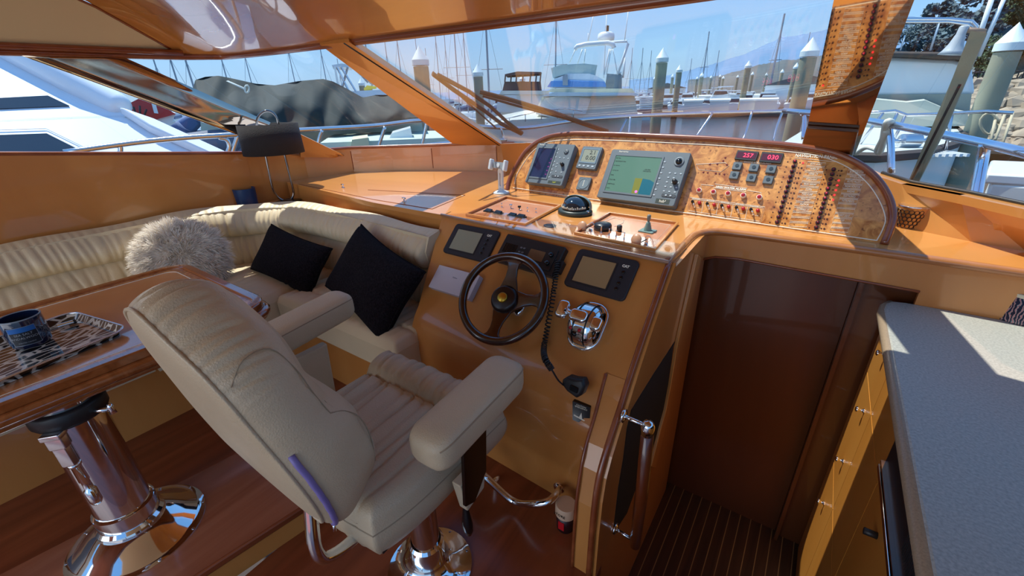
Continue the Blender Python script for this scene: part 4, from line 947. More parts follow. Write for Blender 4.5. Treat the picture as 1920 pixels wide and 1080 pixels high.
# burl band inlay
MB().at(Mt).ring(rrect(tw-.08,th-.08,.062), rrect(tw-.135,th-.135,.05), TZ-.0062, TZ-.0054).build('burl_band', BURL, table)
PX_,PY_ = -1.765,.065
Mp = Matrix.Translation(Vector((PX_,PY_,0)))
MB().at(Mp).lathe([(.078,.14),(.078,TZ-.075)],32).build('pedestal_tube', CHROME, table, smooth=False, auto=40)
MB().at(Mp).lathe([(.205,PLZ),(.205,PLZ+.005),(.188,PLZ+.007),(.180,PLZ+.012),(.150,PLZ+.034),(.115,PLZ+.058),(.098,PLZ+.066),(.098,PLZ+.085),(.088,PLZ+.095),(.088,PLZ+.15),(.080,PLZ+.155)],48).build('pedestal_base', CHROME, table, auto=35)
for k in range(10): a = k*.628; MB().at(Mp @ Matrix.Translation((.197*math.cos(a),.197*math.sin(a),PLZ+.005))).lathe([(.006,0),(.005,.002),(0,.003)],8).build('base_screw', STEEL, table)
MB().at(Mp).lathe([(.088,TZ-.16),(.094,TZ-.15),(.094,TZ-.115),(.088,TZ-.105)],28).build('black_collar', BLACKP, table, smooth=True)
# clamp and telescope lever on the tube
MB().at(Mp).tube([(.07,.03,TZ-.14),(.12,.07,TZ-.135)], .007, 8).at(Mp @ Matrix.Translation((.125,.075,TZ-.15))).lathe([(.010,0),(.007,.012),(.010,.024),(.006,.034),(0,.036)],12).build('lock_lever', CHROME, table, smooth=True)
Ml = frameat(Vector((PX_+.062,PY_-.052,.62)), (.76,-.65,0), (.65,.76,0))
b = MB().at(Ml).slab(rrect(.045,.05,.006,0,.02),-.004,.022,.003).slab(rrect(.052,.018,.004,0,.045),-.004,.028,.002).slab(rrect(.034,.09,.006,0,-.03),-.004,.020,.003)
b.build('clamp_block', STEEL, table, bevel=.002)
b = MB().at(Ml @ Matrix.Rotation(math.radians(90),4,'X')).lathe([(.016,.075),(.017,.085),(.012,.09),(.013,.15),(.010,.155),(.0105,.185),(.016,.19),(.016,.24),(.012,.25),(0,.25)],18)
b.build('clamp_handle', CHROME, table, smooth=True)
# tray
Z1 = TZ-.005
tq = [Pz(193,566,TZ+.02), Pz(240,614,TZ+.02)]
ux = Vector((.0,1,0)); 
q1 = Pz(193,566,TZ+.015); q2 = Pz(242,616,TZ+.015); q3 = Pz(0,716,TZ+.015)
ydir = (q2-q3); ydir.z = 0; ydir.normalize(); xd = (q2-q1); xd.z=0; Wt = xd.length+.05; xd = (xd - ydir*xd.dot(ydir)).normalized()
Wt = max(.20,(q2-q1).dot(xd)); Lt = .52
ct = q2 - xd*Wt/2 - ydir*Lt/2; ct.z = Z1
Mtr = frameat(ct, (0,0,1), ydir)
tr = thing('serving_tray', None, 'black and white patterned rectangular tray lying on the dinette table', 'tray', M=Mtr)
TRB = bpy.data.materials.new('tray_pattern'); TRB.use_nodes = True; n_ = TRB.node_tree; pb = n_.nodes['Principled BSDF']; pb.inputs['Roughness'].default_value=.12; pb.inputs['Coat Weight'].default_value=.6
tcn = n_.nodes.new('ShaderNodeTexCoord'); mpn = n_.nodes.new('ShaderNodeMapping'); mpn.inputs['Scale'].default_value=(18,38,18); mpn.inputs['Rotation'].default_value=(0,0,.9); vo = n_.nodes.new('ShaderNodeTexVoronoi'); vo.feature='DISTANCE_TO_EDGE'; vo.inputs['Scale'].default_value=1.0
rr = n_.nodes.new('ShaderNodeValToRGB'); rr.color_ramp.elements[0].position=.06; rr.color_ramp.elements[1].position=.10; rr.color_ramp.elements[0].color=srgb(206,200,190); rr.color_ramp.elements[1].color=srgb(30,28,30)
n_.links.new(tcn.outputs['Object'],mpn.inputs[0]); n_.links.new(mpn.outputs[0],vo.inputs['Vector']); n_.links.new(vo.outputs['Distance'],rr.inputs[0]); n_.links.new(rr.outputs[0],pb.inputs['Base Color'])
MB().at(Mtr).slab(rrect(Lt-.03,Wt-.03,.03),0,.004).build('bottom', TRB, tr)
o_ = rrect(Lt,Wt,.045,n=7); i_ = rrect(Lt-.036,Wt-.036,.03,n=7)
n2 = len(o_); vs = [(x,y,.003) for x,y in i_]+[(x,y,.024) for x,y in o_]; 
MB().at(Mtr).add(vs,[(i,(i+1)%n2,n2+(i+1)%n2,n2+i) for i in range(n2)]).build('wall', TRB, tr, smooth=True)
MB().at(Mtr).tube([(x,y,.024) for x,y in o_], .0035, 6, closed=True).build('rolled_rim', STEEL, tr, smooth=True)
# candle jar
cj = Pz(62,642,TZ+.004); Mc = Matrix.Translation(cj) @ Matrix.Rotation(math.radians(-14),4,'Z')
cd = thing('candle_jar', None, 'dark blue glass candle jar standing on the tray', 'candle', M=Mc)
NAVY = mat('navy_glass', srgb(18,30,58), .08, coat=1); RJ=.052; HJ=.098
MB().at(Mc).lathe([(RJ*.86,0),(RJ*.92,.004),(RJ,.03),(RJ,HJ-.004),(RJ-.001,HJ),(RJ-.005,HJ),(RJ-.005,.065),(0,.065)],36).build('jar', NAVY, cd, auto=50)
MB().at(Mc).lathe([(RJ-.0055,.066),(0,.067)],30).build('wax', mat('blue_wax', srgb(58,84,112), .5), cd, smooth=True)
MB().at(Mc).tube([(RJ*math.cos(a/32*6.2832)*.975,RJ*math.sin(a/32*6.2832)*.975,HJ) for a in range(32)], .0022, 6, closed=True).build('rim', mat('jar_rim', srgb(130,140,150), .15), cd, smooth=True)
def wrap(x,z,rad=RJ+.0006): a = x/RJ; return Vector((rad*math.cos(a), rad*math.sin(a), z))
def patch(x0,x1,z0,z1,m,name,rad):
    MB().at(Mc).grid(lambda u,v: wrap(x0+(x1-x0)*u,z0+(z1-z0)*v,rad), 14, 2).build(name, m, cd, smooth=True)
ang = 0
patch(-.034,.034,.014,.078,mat('label_silver', srgb(150,158,170), .3, .5),'label_border',RJ+.0004)
patch(-.0325,.0325,.0155,.0765,mat('label_navy', srgb(14,18,30), .4),'label',RJ+.0008)
patch(-.0325,.0325,.060,.0765,mat('label_blue', srgb(24,96,170), .4),'label_band',RJ+.0011)
def wraptext(body, size, z):
    o_ = text_mb(body, size, Mc, cd, mat('label_print', srgb(196,200,206), .4) if 'label_print' not in bpy.data.materials else bpy.data.materials['label_print'], 'label_lettering', depth=.0002)
    for v in o_.data.vertices: v.co = wrap(v.co.x, z + v.co.y, RJ+.0013)
wraptext('SEA SALT', .0105, .052); wraptext('SANDALWOOD', .0105, .040); wraptext('SCENTED CANDLE', .0048, .024)
# marker pen on the tray
pa_, pb_ = Pz(108,612,TZ+.010), Pz(143,602,TZ+.010)
t = thing('marker_pen', tuple(pa_), 'short silver and black marker lying on the tray beside the candle', 'pen')
MB().tube([pa_, pa_.lerp(pb_,.85)], .008, 12).build('barrel', STEEL, t, auto=40); MB().tube([pa_.lerp(pb_,.85), pb_], .0085, 12).build('cap', BLACKP, t, auto=40)
# ================================================================ HELM CHAIR
ch = thing('helm_chair', (-.86,.62,0), 'beige leather helm chair on a chrome pedestal facing the wheel', 'chair')
def yrear(z): return .285 - .215*(z-.68) 
def yfront(z):
    pts = [(.64,.36),(.69,.395),(.79,.435),(.90,.415),(.98,.365),(1.04,.345),(1.12,.345),(1.19,.33),(1.25,.30)]
    if z <= pts[0][0]: return pts[0][1]
    for (a,b_),(c,d) in zip(pts,pts[1:]):
        if z <= c: 
            q = (z-a)/(c-a); q = q*q*(3-2*q); return b_+(d-b_)*q
    return pts[-1][1]
# outline of the back in x-z
ol0 = [(-.79,.66),(-.74,.70),(-.715,.78),(-.715,.86),(-.735,.94),(-.755,1.0),(-.775,1.06),(-.82,1.115),(-.89,1.15),(-.98,1.165),(-1.07,1.15),(-1.14,1.115),(-1.185,1.06),(-1.205,1.0),(-1.225,.94),(-1.245,.86),(-1.245,.78),(-1.22,.70),(-1.17,.66),(-.98,.645)]
ol = [(x, z + max(0,z-.92)*(.0 if x > -.95 else .13)) for x,z in ol0]
olc = curve_pts([(x,z,0) for x,z in ol], 10, closed=True); NO = len(olc); ocx, ocz = -.98, .90
crb = creases(2.0,.014,.034,31)
def backfn(u, v):
    i = u*NO; k = int(i)%NO; p = olc[k].lerp(olc[(k+1)%NO], i-int(i)); x, z = p.x, p.y
    bul = .030*math.sin(math.pi*v)**.7
    dx, dz = x-ocx, z-ocz; d = math.hypot(dx,dz); top_ = max(0,(z-1.02)/.14)
    c_ = crease_at(crb, u*2.0, v)*.010*min(1,top_*1.6)*(math.sin(math.pi*min(1,v*1.3))**.5 if v<.77 else 0)
    sc = (d + bul - c_)/d ; x2, z2 = ocx+dx*sc, ocz+dz*sc
    y = yrear(z) + (yfront(z)-.01 - yrear(z))*v
    return Vector((x2, y, z2))
MB().grid(backfn, 400, 16, cu=True).build('backrest_boxing', LEATHER2, ch, smooth=True)
def facefn(yf, out):
    def fn(u,v):
        i = u*NO; k = int(i)%NO; p = olc[k].lerp(olc[(k+1)%NO], (i-int(i))); s_ = v
        x = ocx+(p.x-ocx)*s_; z = ocz+(p.y-ocz)*s_
        return Vector((x, yf(z if s_>.02 else ocz)+out*math.sqrt(max(0,1-s_**3)), z))
    return fn
MB().grid(facefn(yrear,-.018), 100, 12, cu=True).build('backrest_rear', LEATHER2, ch, smooth=True)
MB().grid(facefn(lambda z: yfront(z)-.01,.03), 100, 12, cu=True).build('backrest_front', LEATHER2, ch, smooth=True)
SEAM = mat('seam_thread', srgb(158,138,112), .7)
b = MB().tube([Vector((p.x,yrear(p.y)-.0005,p.y)) for p in olc], .0045, 6, closed=True)
b.build('piping', LEATHER2, ch, smooth=True)
def sidept(y,z,off=.0):                            # point on the near side of the boxing
    best = None
    for k in range(0,NO):
        p = olc[k]
        if p.x > -.98 and (best is None or abs(p.y-z) < abs(best.y-z)): best = p
    v = (y-yrear(z))/(yfront(z)-.01-yrear(z)); v = max(0,min(1,v)); dx,dz = best.x-ocx,best.y-ocz; d = math.hypot(dx,dz); sc = (d+.030*math.sin(math.pi*v)**.7+.001)/d
    return Vector((ocx+dx*sc, y, ocz+dz*sc))
b = MB()
arc = [sidept(y,z) for y,z in ((.215,1.075),(.25,1.10),(.30,1.10),(.325,1.06),(.335,1.01),(.345,.97),(.35,.955))]
b.tube(curve_pts(arc,4), .0012, 5); arc = [sidept(y,z) for y,z in ((.35,.955),(.385,.935),(.41,.90),(.42,.84),(.415,.78))]
b.tube(curve_pts(arc,4), .0016, 5); b.build('seam_line', SEAM, ch)
ZIP = mat('violet_zip', srgb(132,118,178), .5)
zp = [Vector((p.x-.0,yrear(p.y)+.018,p.y)) for p in [q for q in olc if q.x>-.80 and .665<q.y<.93]]
zp = [sidept(yrear(z)+.02,z)+Vector((.001,-.001,0)) for z in [.665+.02*i for i in range(14)]]
MB().tube(zp, .0065, 8).build('zip', ZIP, ch, smooth=True)
MB().tube([zp[0], zp[0]+Vector((.004,-.004,-.02))], .004, 8).build('zip_pull', CHROME, ch, smooth=True)
# seat
SX0,SX1,SY0,SY1 = -1.25,-.69,.36,.91; zt_ = .625
crs = creases(.7,.035,.06,41); crf = creases(.7,.014,.03,43)
def seatfn(u,v):
    a = 2*u-1; b_ = 2*v-1
    x = (SX0+SX1)/2 + a*(SX1-SX0)/2*(1-.10*max(0,-b_)**3); y = (SY0+SY1)/2 + b_*(SY1-SY0)/2*(1-.05*a*a)
    e = max(abs(a),abs(b_)); k = math.sqrt(max(0,1-max(0,(e-.80)/.20)**2))
    z = zt_ - .055*(1-k) - .012*math.cos(a*1.4)*(1 if b_<.45 else 0)
    bol = max(0,1-((b_-.76)/.26)**2); z += .045*math.sqrt(bol)*min(1,(1-abs(a))/.10)
    if .44<b_<.56: z -= .014*math.exp(-((b_-.49)/.03)**2)
    if b_ < .48: z -= .018*crease_at(crs, u*.56+.05*v, v)*min(1,(1-abs(a))/.2)*(.45+.55*v)
    else: z -= .013*crease_at(crf, u*.56, v)*min(1,(1-abs(a))/.2)
    return Vector((x,y,z))
b = MB().grid(seatfn, 110, 110); b.build('seat_cushion', LEATHER2, ch, smooth=True)
def sideband(u,v):
    a = u*4; 
    if a<1: p = seatfn(a,0)
    elif a<2: p = seatfn(1,a-1)
    elif a<3: p = seatfn(3-a,1)
    else: p = seatfn(0,4-a)
    c_ = Vector(((SX0+SX1)/2,(SY0+SY1)/2,0)); d = p-c_; d.z=0
    q = c_ + d*(1+.035*math.sin(math.pi*v)-.05*v*v); q.z = p.z - .115*v; return q
MB().grid(sideband, 200, 8).build('seat_side', LEATHER2, ch, smooth=True)
MB().box(SX0+.03,SX1-.03,SY0+.03,SY1-.03,.46,.49).build('seat_pan', BLACKP, ch)
b = MB(); ptsS = [sideband(i/80,.12)+Vector((0,0,0)) for i in range(80)]; b.tube(ptsS, .002, 5, closed=True); b.build('seat_piping', SEAM, ch)
# armrests
def arm(xc, y0, y1, zc, name='armrest'):
    w_, h_ = .125, .095
    def fn(u,v):
        y = y0+(y1-y0)*u; e = min(u,1-u)*(y1-y0); k = math.sqrt(max(0,1-(1-min(1,e/.05))**2)); a = 2*math.pi*v
        c_, s_ = math.cos(a), math.sin(a); px_ = math.copysign(abs(c_)**.5,c_)*w_/2*(.45+.55*k); pz_ = math.copysign(abs(s_)**.5,s_)*h_/2*(.5+.5*k)
        return Vector((xc+px_, y, zc+pz_+.03*u))
    b = MB().grid(fn, 40, 32, cv=True); n0 = 32
    b.add([fn(0,j/32) for j in range(32)],[tuple(range(32))]); b.add([fn(1,j/32) for j in range(32)],[tuple(range(32))])
    o_ = b.build(name, LEATHER2, ch, smooth=True, weld=True)
    pts = [fn(i/30,.07)+Vector((.001,0,0)) for i in range(1,30)]
    MB().tube([p for p in pts], .0018, 5).build('seam', SEAM, o_)
arm(-.605,.47,.83,.80); arm(-1.345,.43,.82,.83)
DKM = mat('bronze_bracket', srgb(46,26,18), .25, .6)
MB().prism([Vector((-.625,.62,.78)),Vector((-.625,.72,.78)),Vector((-.625,.70,.54)),Vector((-.625,.64,.47)),Vector((-.625,.60,.49))], (.012,0,0)).build('arm_support', DKM, ch, bevel=.002)
MB().prism([Vector((-.66,.60,.56)),Vector((-.66,.72,.56)),Vector((-.66,.70,.46)),Vector((-.66,.62,.44))], (.033,0,0)).build('arm_bracket_cover', LEATHER2, ch, bevel=.004)
MB().prism([Vector((-1.33,.56,.76)),Vector((-1.33,.68,.76)),Vector((-1.32,.66,.47)),Vector((-1.32,.58,.47))], (.03,0,0)).build('arm_support', LEATHER2, ch, bevel=.005)
# backrest hinge tube, pedestal
MB().tube(curve_pts([Vector((-.82,.30,.70)),Vector((-.80,.27,.56)),Vector((-.80,.30,.50)),Vector((-.81,.40,.475)),Vector((-.83,.52,.47))],6), .016, 12).build('hinge_tube', CHROME, ch, smooth=True)
Mh = Matrix.Translation(Vector((-.845,.62,0)))
MB().at(Mh).lathe([(.048,.09),(.048,.47)],28).build('pedestal_tube', CHROME, ch, auto=40)
MB().at(Mh).lathe([(.150,0),(.150,.005),(.142,.007),(.11,.016),(.085,.030),(.066,.046),(.060,.06),(.060,.14),(.052,.15),(.05,.15)],44).build('pedestal_base', CHROME, ch, auto=35)
for k in range(8): a = k*.785+.2; MB().at(Mh @ Matrix.Translation((.138*math.cos(a),.138*math.sin(a),.008))).lathe([(.006,0),(.005,.002),(0,.003)],8).build('base_screw', STEEL, ch)
MB().at(Matrix.Translation(Vector((-.655,.64,.30)))).lathe([(.012,0),(.019,.02),(.020,.05),(.014,.09),(.009,.12),(.007,.16)],16,1,.7).build('adjust_lever', BLACKG, ch, smooth=True)
# ================================================================ LAMP AND CUP ON THE CORNER LEDGE
lb = Pz(541,376,.90); lb.z = .89
Ml = Matrix.Translation(lb) 
lamp = thing('table_lamp', tuple(lb), 'table lamp with black oval shade on a bent chrome loop', 'lamp')
k_ = (lb-CAMP); dist_ = math.hypot(lb.x,lb.y)
ld = Vector((lb.x,lb.y,0)).normalized(); lx = Vector((-ld.y,ld.x,0))*-1
# shade size from its seen width
A = Ed(447,262,dist_); B_ = Ed(567,262,dist_); rs = (B_-A).length/2
topz = Ed(505,232,dist_).z; botz = Ed(512,288,dist_).z; sc_ = (A+B_)/2
Ms = frameat(Vector((sc_.x,sc_.y,0)), (0,0,1), lx)
SHADE = mat('black_shade_fabric', srgb(40,36,40), .85, bump=.3, bscale=200)
hgt = topz-botz
b = MB().at(Ms); N = 48
vs = []; 
for z,r in ((botz,1.0),(topz,.97)): vs += [(rs*r*math.cos(2*math.pi*i/N), rs*r*.85*math.sin(2*math.pi*i/N), z) for i in range(N)]
b.add(vs,[(i,(i+1)%N,N+(i+1)%N,N+i) for i in range(N)]); b.build('lamp_shade', SHADE, lamp, smooth=True, solid=.003)
vs2 = [(x*.985,y*.985,z) for x,y,z in vs]
MB().at(Ms).add(vs2,[(i,(i+1)%N,N+(i+1)%N,N+i) for i in range(N)]).build('shade_lining', mat('lining_white', srgb(214,214,222), .7), lamp, smooth=True)
MB().at(Ms).slab([(rs*.93*math.cos(2*math.pi*i/N), rs*.93*.85*math.sin(2*math.pi*i/N)) for i in range(N)], topz-.02, topz-.017).build('diffuser', bpy.data.materials['lining_white'], lamp)
loop = [Ed(*q, dist_) for q in ((486,262),(481,245),(483,222),(492,211),(502,208),(512,212),(519,222),(523,240),(530,275),(541,320),(549,352),(550,366),(543,375),(533,376),(522,370),(512,355),(505,325),(497,288),(491,270))]
MB().tube(curve_pts(loop,5,closed=True), .0075, 10, closed=True).build('chrome_loop', mat('black_chrome', (.25,.24,.24,1), .08, 1), lamp, smooth=True)
MB().at(Matrix.Translation(lb)).lathe([(.085,0),(.085,.008),(.06,.014),(.03,.022),(0,.024)],28).build('base', BLACKG, lamp, smooth=True)
cb = Pz(465,383,.90); cb.z = .89; dcu = math.hypot(cb.x,cb.y)
rc_ = (Ed(485,370,dcu)-Ed(441,370,dcu)).length/2; hz = Ed(463,352,dcu).z-.89
o_ = MB().at(Matrix.Translation(cb)).lathe([(rc_*.92,0),(rc_,hz),(rc_*.92,hz),(rc_*.8,.01),(0,.01)],28).build('cup', mat('blue_glaze', srgb(24,58,104), .35), auto=50)
tag(o_, 'dark blue cup on the ledge left of the lamp', 'cup')
# ================================================================ HEXAGON TUMBLER ON THE RIGHT SHELF
hb_ = Pz(1700,425,DK); dh = math.hypot(hb_.x,hb_.y)
t = thing('patterned_holder', tuple(hb_), 'orange candle glass with black hexagon lattice on the right shelf', 'candle glass')
Mx = frameat(hb_, (0,0,1), (1,-.3,0))
AMB = mat('amber_glass', srgb(196,128,60), .15, coat=1)
rh = .050; hh = .085
MB().at(Mx).lathe([(rh*.8,0),(rh,hh),(rh*.94,hh),(rh*.75,.01),(0,.01)],30).build('glass', AMB, t, auto=50)
b = MB()
for r in range(5):
    for c in range(9):
        x = -.075+c*.0165+(r%2)*.00825; z = .010+r*.0148
        rad = rh*(.8+.2*z/hh)+.0012; hexp = []
        for k in range(6):
            aa = (x+.0082*math.cos(k*math.pi/3+math.pi/6))/rh - 1.9; hexp.append((rad*math.cos(aa), rad*math.sin(aa), z+.0082*math.sin(k*math.pi/3+math.pi/6)))
        b.at(Mx).tube(hexp, .0011, 4, closed=True)
b.build('hexagon_lattice', BLACKP, t)
MB().at(Mx).lathe([(rh*1.0,hh),(rh*1.03,hh+.004),(rh*.9,hh+.005)],30).build('steel_lip', CHROME, t, smooth=True)
# ================================================================ GALLEY
CTZ = .82; CX = .29
wt = thing('worktop', (.8,.9,CTZ), 'speckled grey solid-surface worktop running along the right side', 'worktop')
op = [(CX,-.4),(CX,1.84)] + [(CX+.05-.05*math.cos(a),1.84+.05*math.sin(a)) for a in (.4,.8,1.2,1.57)] + [(1.35,1.90),(1.35,-.4)]
cpz = [Vector((x,y,CTZ-.036)) for x,y in op]
op = [(CX,-.4),(CX,1.84),(CX+.01,1.90),(CX+.03,1.935),(CX+.07,1.945),(1.35,1.945),(1.35,-.4)]
MB().prism([Vector((x,y,CTZ-.036)) for x,y in op], (0,0,.036)).build('slab', CORIAN, wt, bevel=.009)
EDG = mat('worktop_edge', srgb(158,136,112), .35, var=.25, vscale=260)
MB().tube([Vector((CX+.004,-.4,CTZ-.018)),Vector((CX+.004,1.84,CTZ-.018)),Vector((CX+.014,1.90,CTZ-.018)),Vector((CX+.032,1.938,CTZ-.018))], .0165, 10).build('front_edge', EDG, wt, smooth=True)
cab = thing('galley_cabinet', (.33,1.0,-.6), 'yellow-lit wooden galley cabinets with small chrome knobs under the worktop', 'cabinet')
FX = .325
CABW = wood('cabinet_maple', srgb(196,124,48), srgb(214,146,66), scale=(1,1,.25), dist=1.0)
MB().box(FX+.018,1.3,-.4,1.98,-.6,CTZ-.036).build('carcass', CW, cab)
def door(y0,y1,z0,z1,name='door'): return MB().box(FX,FX+.018,y0+.002,y1-.002,z0+.002,z1-.002).build(name, CABW, cab)
def knob(px,py,parent):
    p = Px(px,py,FX); M = frameat(p, (-1,0,0), (0,1,0))
    MB().at(M).lathe([(.0085,0),(.009,.003),(.0045,.006),(.0045,.014),(.009,.018),(.0105,.023),(.007,.027),(0,.028)],16).build('knob', CHROME, parent, smooth=True)
ky = lambda px,py: Px(px,py,FX)
segs = [(1.28,1.52),(1.52,1.75),(1.75,1.96)]
d = {}
# columns of doors; knobs go on whatever door they fall on
doors = []
for y0,y1,z0,z1,nm in ((1.285,1.62,.52,.775,'drawer'),(1.62,1.96,.52,.775,'drawer'),(1.285,1.62,.06,.52,'door'),(1.62,1.96,.06,.52,'door'),(1.285,1.62,-.58,.06,'door'),(1.62,1.96,-.58,.06,'door'),(.70,1.285,-.58,.56,'door'),(.1,.70,-.58,.775,'door')):
    doors.append((y0,y1,z0,z1,door(y0,y1,z0,z1,nm)))
for px,py in ((1661,665),(1621,771),(1551,830),(1582,865),(1546,944),(1509,880),(1508,901)):
    p = ky(px,py); par = cab
    for y0,y1,z0,z1,o_ in doors:
        if y0<=p.y<=y1 and z0<=p.z<=z1: par = o_
    knob(px,py,par)
# built-in microwave in the cabinet front
BLKR = mat('matte_black', srgb(16,18,20), .5)
mw = thing('microwave', (FX,1.0,.57), 'black built-in oven with ribbed glass and chrome lower edge in the cabinets', 'oven')
MB().box(FX-.004,FX+.3,.72,1.28,.575,.782).build('body', BLKR, mw)
b = MB()
for i in range(26): b.box(FX-.0065,FX-.004,.74+i*.0085,.74+i*.0085+.004,.64,.775)
b.build('ribbed_window', BLACKP, mw)
MB().box(FX-.016,FX-.003,.72,1.28,.578,.592).build('chrome_strip', CHROME, mw, bevel=.002)
MB().box(FX-.014,FX-.003,.72,1.28,.600,.606).build('chrome_strip', CHROME, mw)
MB().tube([Px(1645,1005,FX), Px(1645,1005,FX)+Vector((-.028,0,0))], .009, 10).build('door_latch', BLACKP, mw, smooth=True)
# floral tin at the right edge
fb = Pz(1893,598,CTZ); Mf2 = Matrix.Translation(fb+Vector((.02,.02,0)))
FLOR = bpy.data.materials.new('floral_print'); FLOR.use_nodes = True; n_ = FLOR.node_tree; pb = n_.nodes['Principled BSDF']; pb.inputs['Roughness'].default_value = .35
tcn = n_.nodes.new('ShaderNodeTexCoord'); vo = n_.nodes.new('ShaderNodeTexVoronoi'); vo.inputs['Scale'].default_value = 70; wv = n_.nodes.new('ShaderNodeTexWave'); wv.inputs['Scale'].default_value = 45; wv.inputs['Distortion'].default_value = 9
rr = n_.nodes.new('ShaderNodeValToRGB'); cr_ = rr.color_ramp; cr_.interpolation='CONSTANT'; cr_.elements[0].color = srgb(30,30,52); cr_.elements[1].position=.68; cr_.elements[1].color = srgb(206,204,190)
e = cr_.elements.new(.80); e.color = srgb(120,170,160); e = cr_.elements.new(.90); e.color = srgb(220,110,110)
n_.links.new(tcn.outputs['Object'],wv.inputs['Vector']); n_.links.new(wv.outputs['Color'],rr.inputs[0]); n_.links.new(rr.outputs[0],pb.inputs['Base Color'])
t = thing('floral_tin', tuple(fb), 'dark floral printed tin candle on the worktop at the right edge', 'tin', M=Mf2)
MB().at(Mf2).lathe([(.062,0),(.064,.003),(.060,.008),(.054,.085)],32).build('body', FLOR, t, smooth=True)
MB().at(Mf2).lathe([(.054,.085),(.055,.096),(.050,.098),(.049,.088),(0,.088)],32).build('cream_rim', mat('cream_ceramic', srgb(214,204,178), .4), t, auto=50)
# ================================================================ THE MARINA
WZ = -1.7
def hd(px, py=165): d = ray(px,py); return Vector((d.x,d.y,0)).normalized()
def hor(px): return 176 - .031*(px-960)           # image row of the horizon
def EG(px, d, z=WZ):                               # ground point below a column, at distance d
    p = Ed(px, hor(px), d); return Vector((p.x,p.y,z))
def ext(b, pts, d, depth, dd=None): 
    P = [Ed(x,y,d+(dd[i] if dd else 0)) for i,(x,y) in enumerate(pts)]
    cx = sum(p[0] for p in pts)/len(pts); return b.prism(P, hd(cx)*depth)
WAT = mat('harbour_water', srgb(72,66,66), .18, bump=.6, bscale=2.2, var=.3, vscale=1.2, spec=.18)
o_ = MB().add([(-600,-80,WZ),(600,-80,WZ),(600,900,WZ),(-600,900,WZ)],[(0,1,2,3)]).build('water', WAT); S(o_)
# hazy hill beyond the harbour
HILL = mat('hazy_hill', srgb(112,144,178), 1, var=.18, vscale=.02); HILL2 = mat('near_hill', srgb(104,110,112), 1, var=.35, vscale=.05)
def ridge(name, pts, d, m, depth=60, seed=0):
    b = MB(); n = len(pts); P = []
    c = [];
    for i in range(n-1):
        for k in range(8): t = k/8; c.append((pts[i][0]+(pts[i+1][0]-pts[i][0])*t, pts[i][1]+(pts[i+1][1]-pts[i][1])*t))
    c.append(pts[-1])
    def fn(u,v):
        i = min(int(u*(len(c)-1)), len(c)-2); t = u*(len(c)-1)-i; x = c[i][0]*(1-t)+c[i+1][0]*t; y = c[i][1]*(1-t)+c[i+1][1]*t
        y += noise.noise(Vector((x*.05,seed,0)))*2.5 + noise.noise(Vector((x*.2,seed,3)))*1.2
        tp = Ed(x,y,d); g = EG(x,d*.8); q = g.lerp(tp, v**.8); q.z = WZ + (tp.z-WZ)*v + noise.noise(q*.03)*d*.008*v*(1-v); return q
    return S(b.grid(fn, 120, 12).build(name, m, smooth=True))
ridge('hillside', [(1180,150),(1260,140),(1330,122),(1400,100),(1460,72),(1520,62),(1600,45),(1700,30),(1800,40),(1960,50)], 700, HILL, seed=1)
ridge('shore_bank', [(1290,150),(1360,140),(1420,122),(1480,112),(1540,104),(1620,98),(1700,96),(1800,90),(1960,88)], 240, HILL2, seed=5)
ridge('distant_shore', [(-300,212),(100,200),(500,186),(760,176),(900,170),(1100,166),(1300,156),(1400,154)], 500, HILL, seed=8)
# seawall, rocks and trees at the right
GRASS = mat('bank_grass', srgb(84,102,62), .9, var=.4, vscale=2); ROCK = mat('riprap_rock', srgb(176,160,138), .85, bump=.4, bscale=3, var=.35, vscale=.8)
rb = thing('rock_bank', tuple(EG(1880,26,WZ)), 'bank of tan riprap boulders below the park at the right edge', 'rocks')
r_ = random.Random(8)
for i in range(150):
    px = r_.uniform(1815,1985); row = r_.random(); d = 27+row*4.0
    p = EG(px, d, -1.2+row*2.6); s_ = r_.uniform(.28,.62)
    vs = [Vector((math.cos(a)*math.cos(e_),math.sin(a)*math.cos(e_),math.sin(e_)*.75))*s_*r_.uniform(.75,1.2) for e_ in (-.6,.1,.8) for a in [k*math.pi/3+r_.uniform(-.2,.2) for k in range(6)]]
    vs.append(Vector((0,0,s_*.8))); fs = [(j*6+k,j*6+(k+1)%6,(j+1)*6+(k+1)%6,(j+1)*6+k) for j in range(2) for k in range(6)]+[(12+k,12+(k+1)%6,18) for k in range(6)]+[tuple(range(5,-1,-1))]
    MB().at(Matrix.Translation(p)).add(vs,fs).build('rock', ROCK, rb)
q = [EG(1790,31,-1.7),EG(2020,31,-1.7),EG(2020,60,-1.7),EG(1790,60,-1.7)]
S(MB().prism(q,(0,0,3.1)).build('park_ground', GRASS))
q = [EG(1780,30.6,1.35),EG(2020,30.6,1.35)]
fn_ = thing('park_railing', tuple(q[0]), 'low dark railing above the rocks at the right', 'railing')
for z in (1.5,1.8): MB().tube([Vector((q[0].x,q[0].y,z)),Vector((q[1].x,q[1].y,z))],.03,5).build('rail',BLACKP,fn_)
for k in range(26): p = q[0].lerp(q[1],k/25); MB().tube([Vector((p.x,p.y,1.3)),Vector((p.x,p.y,1.85))],.025,5).build('post',BLACKP,fn_)
LEAFM = mat('tree_leaves', srgb(62,84,48), .8, var=.5, vscale=3); LEAFH = mat('hazy_leaves', srgb(92,112,118), .9, var=.3, vscale=.5); BARK = mat('bark', srgb(96,88,80), .9, bump=.5, bscale=6)
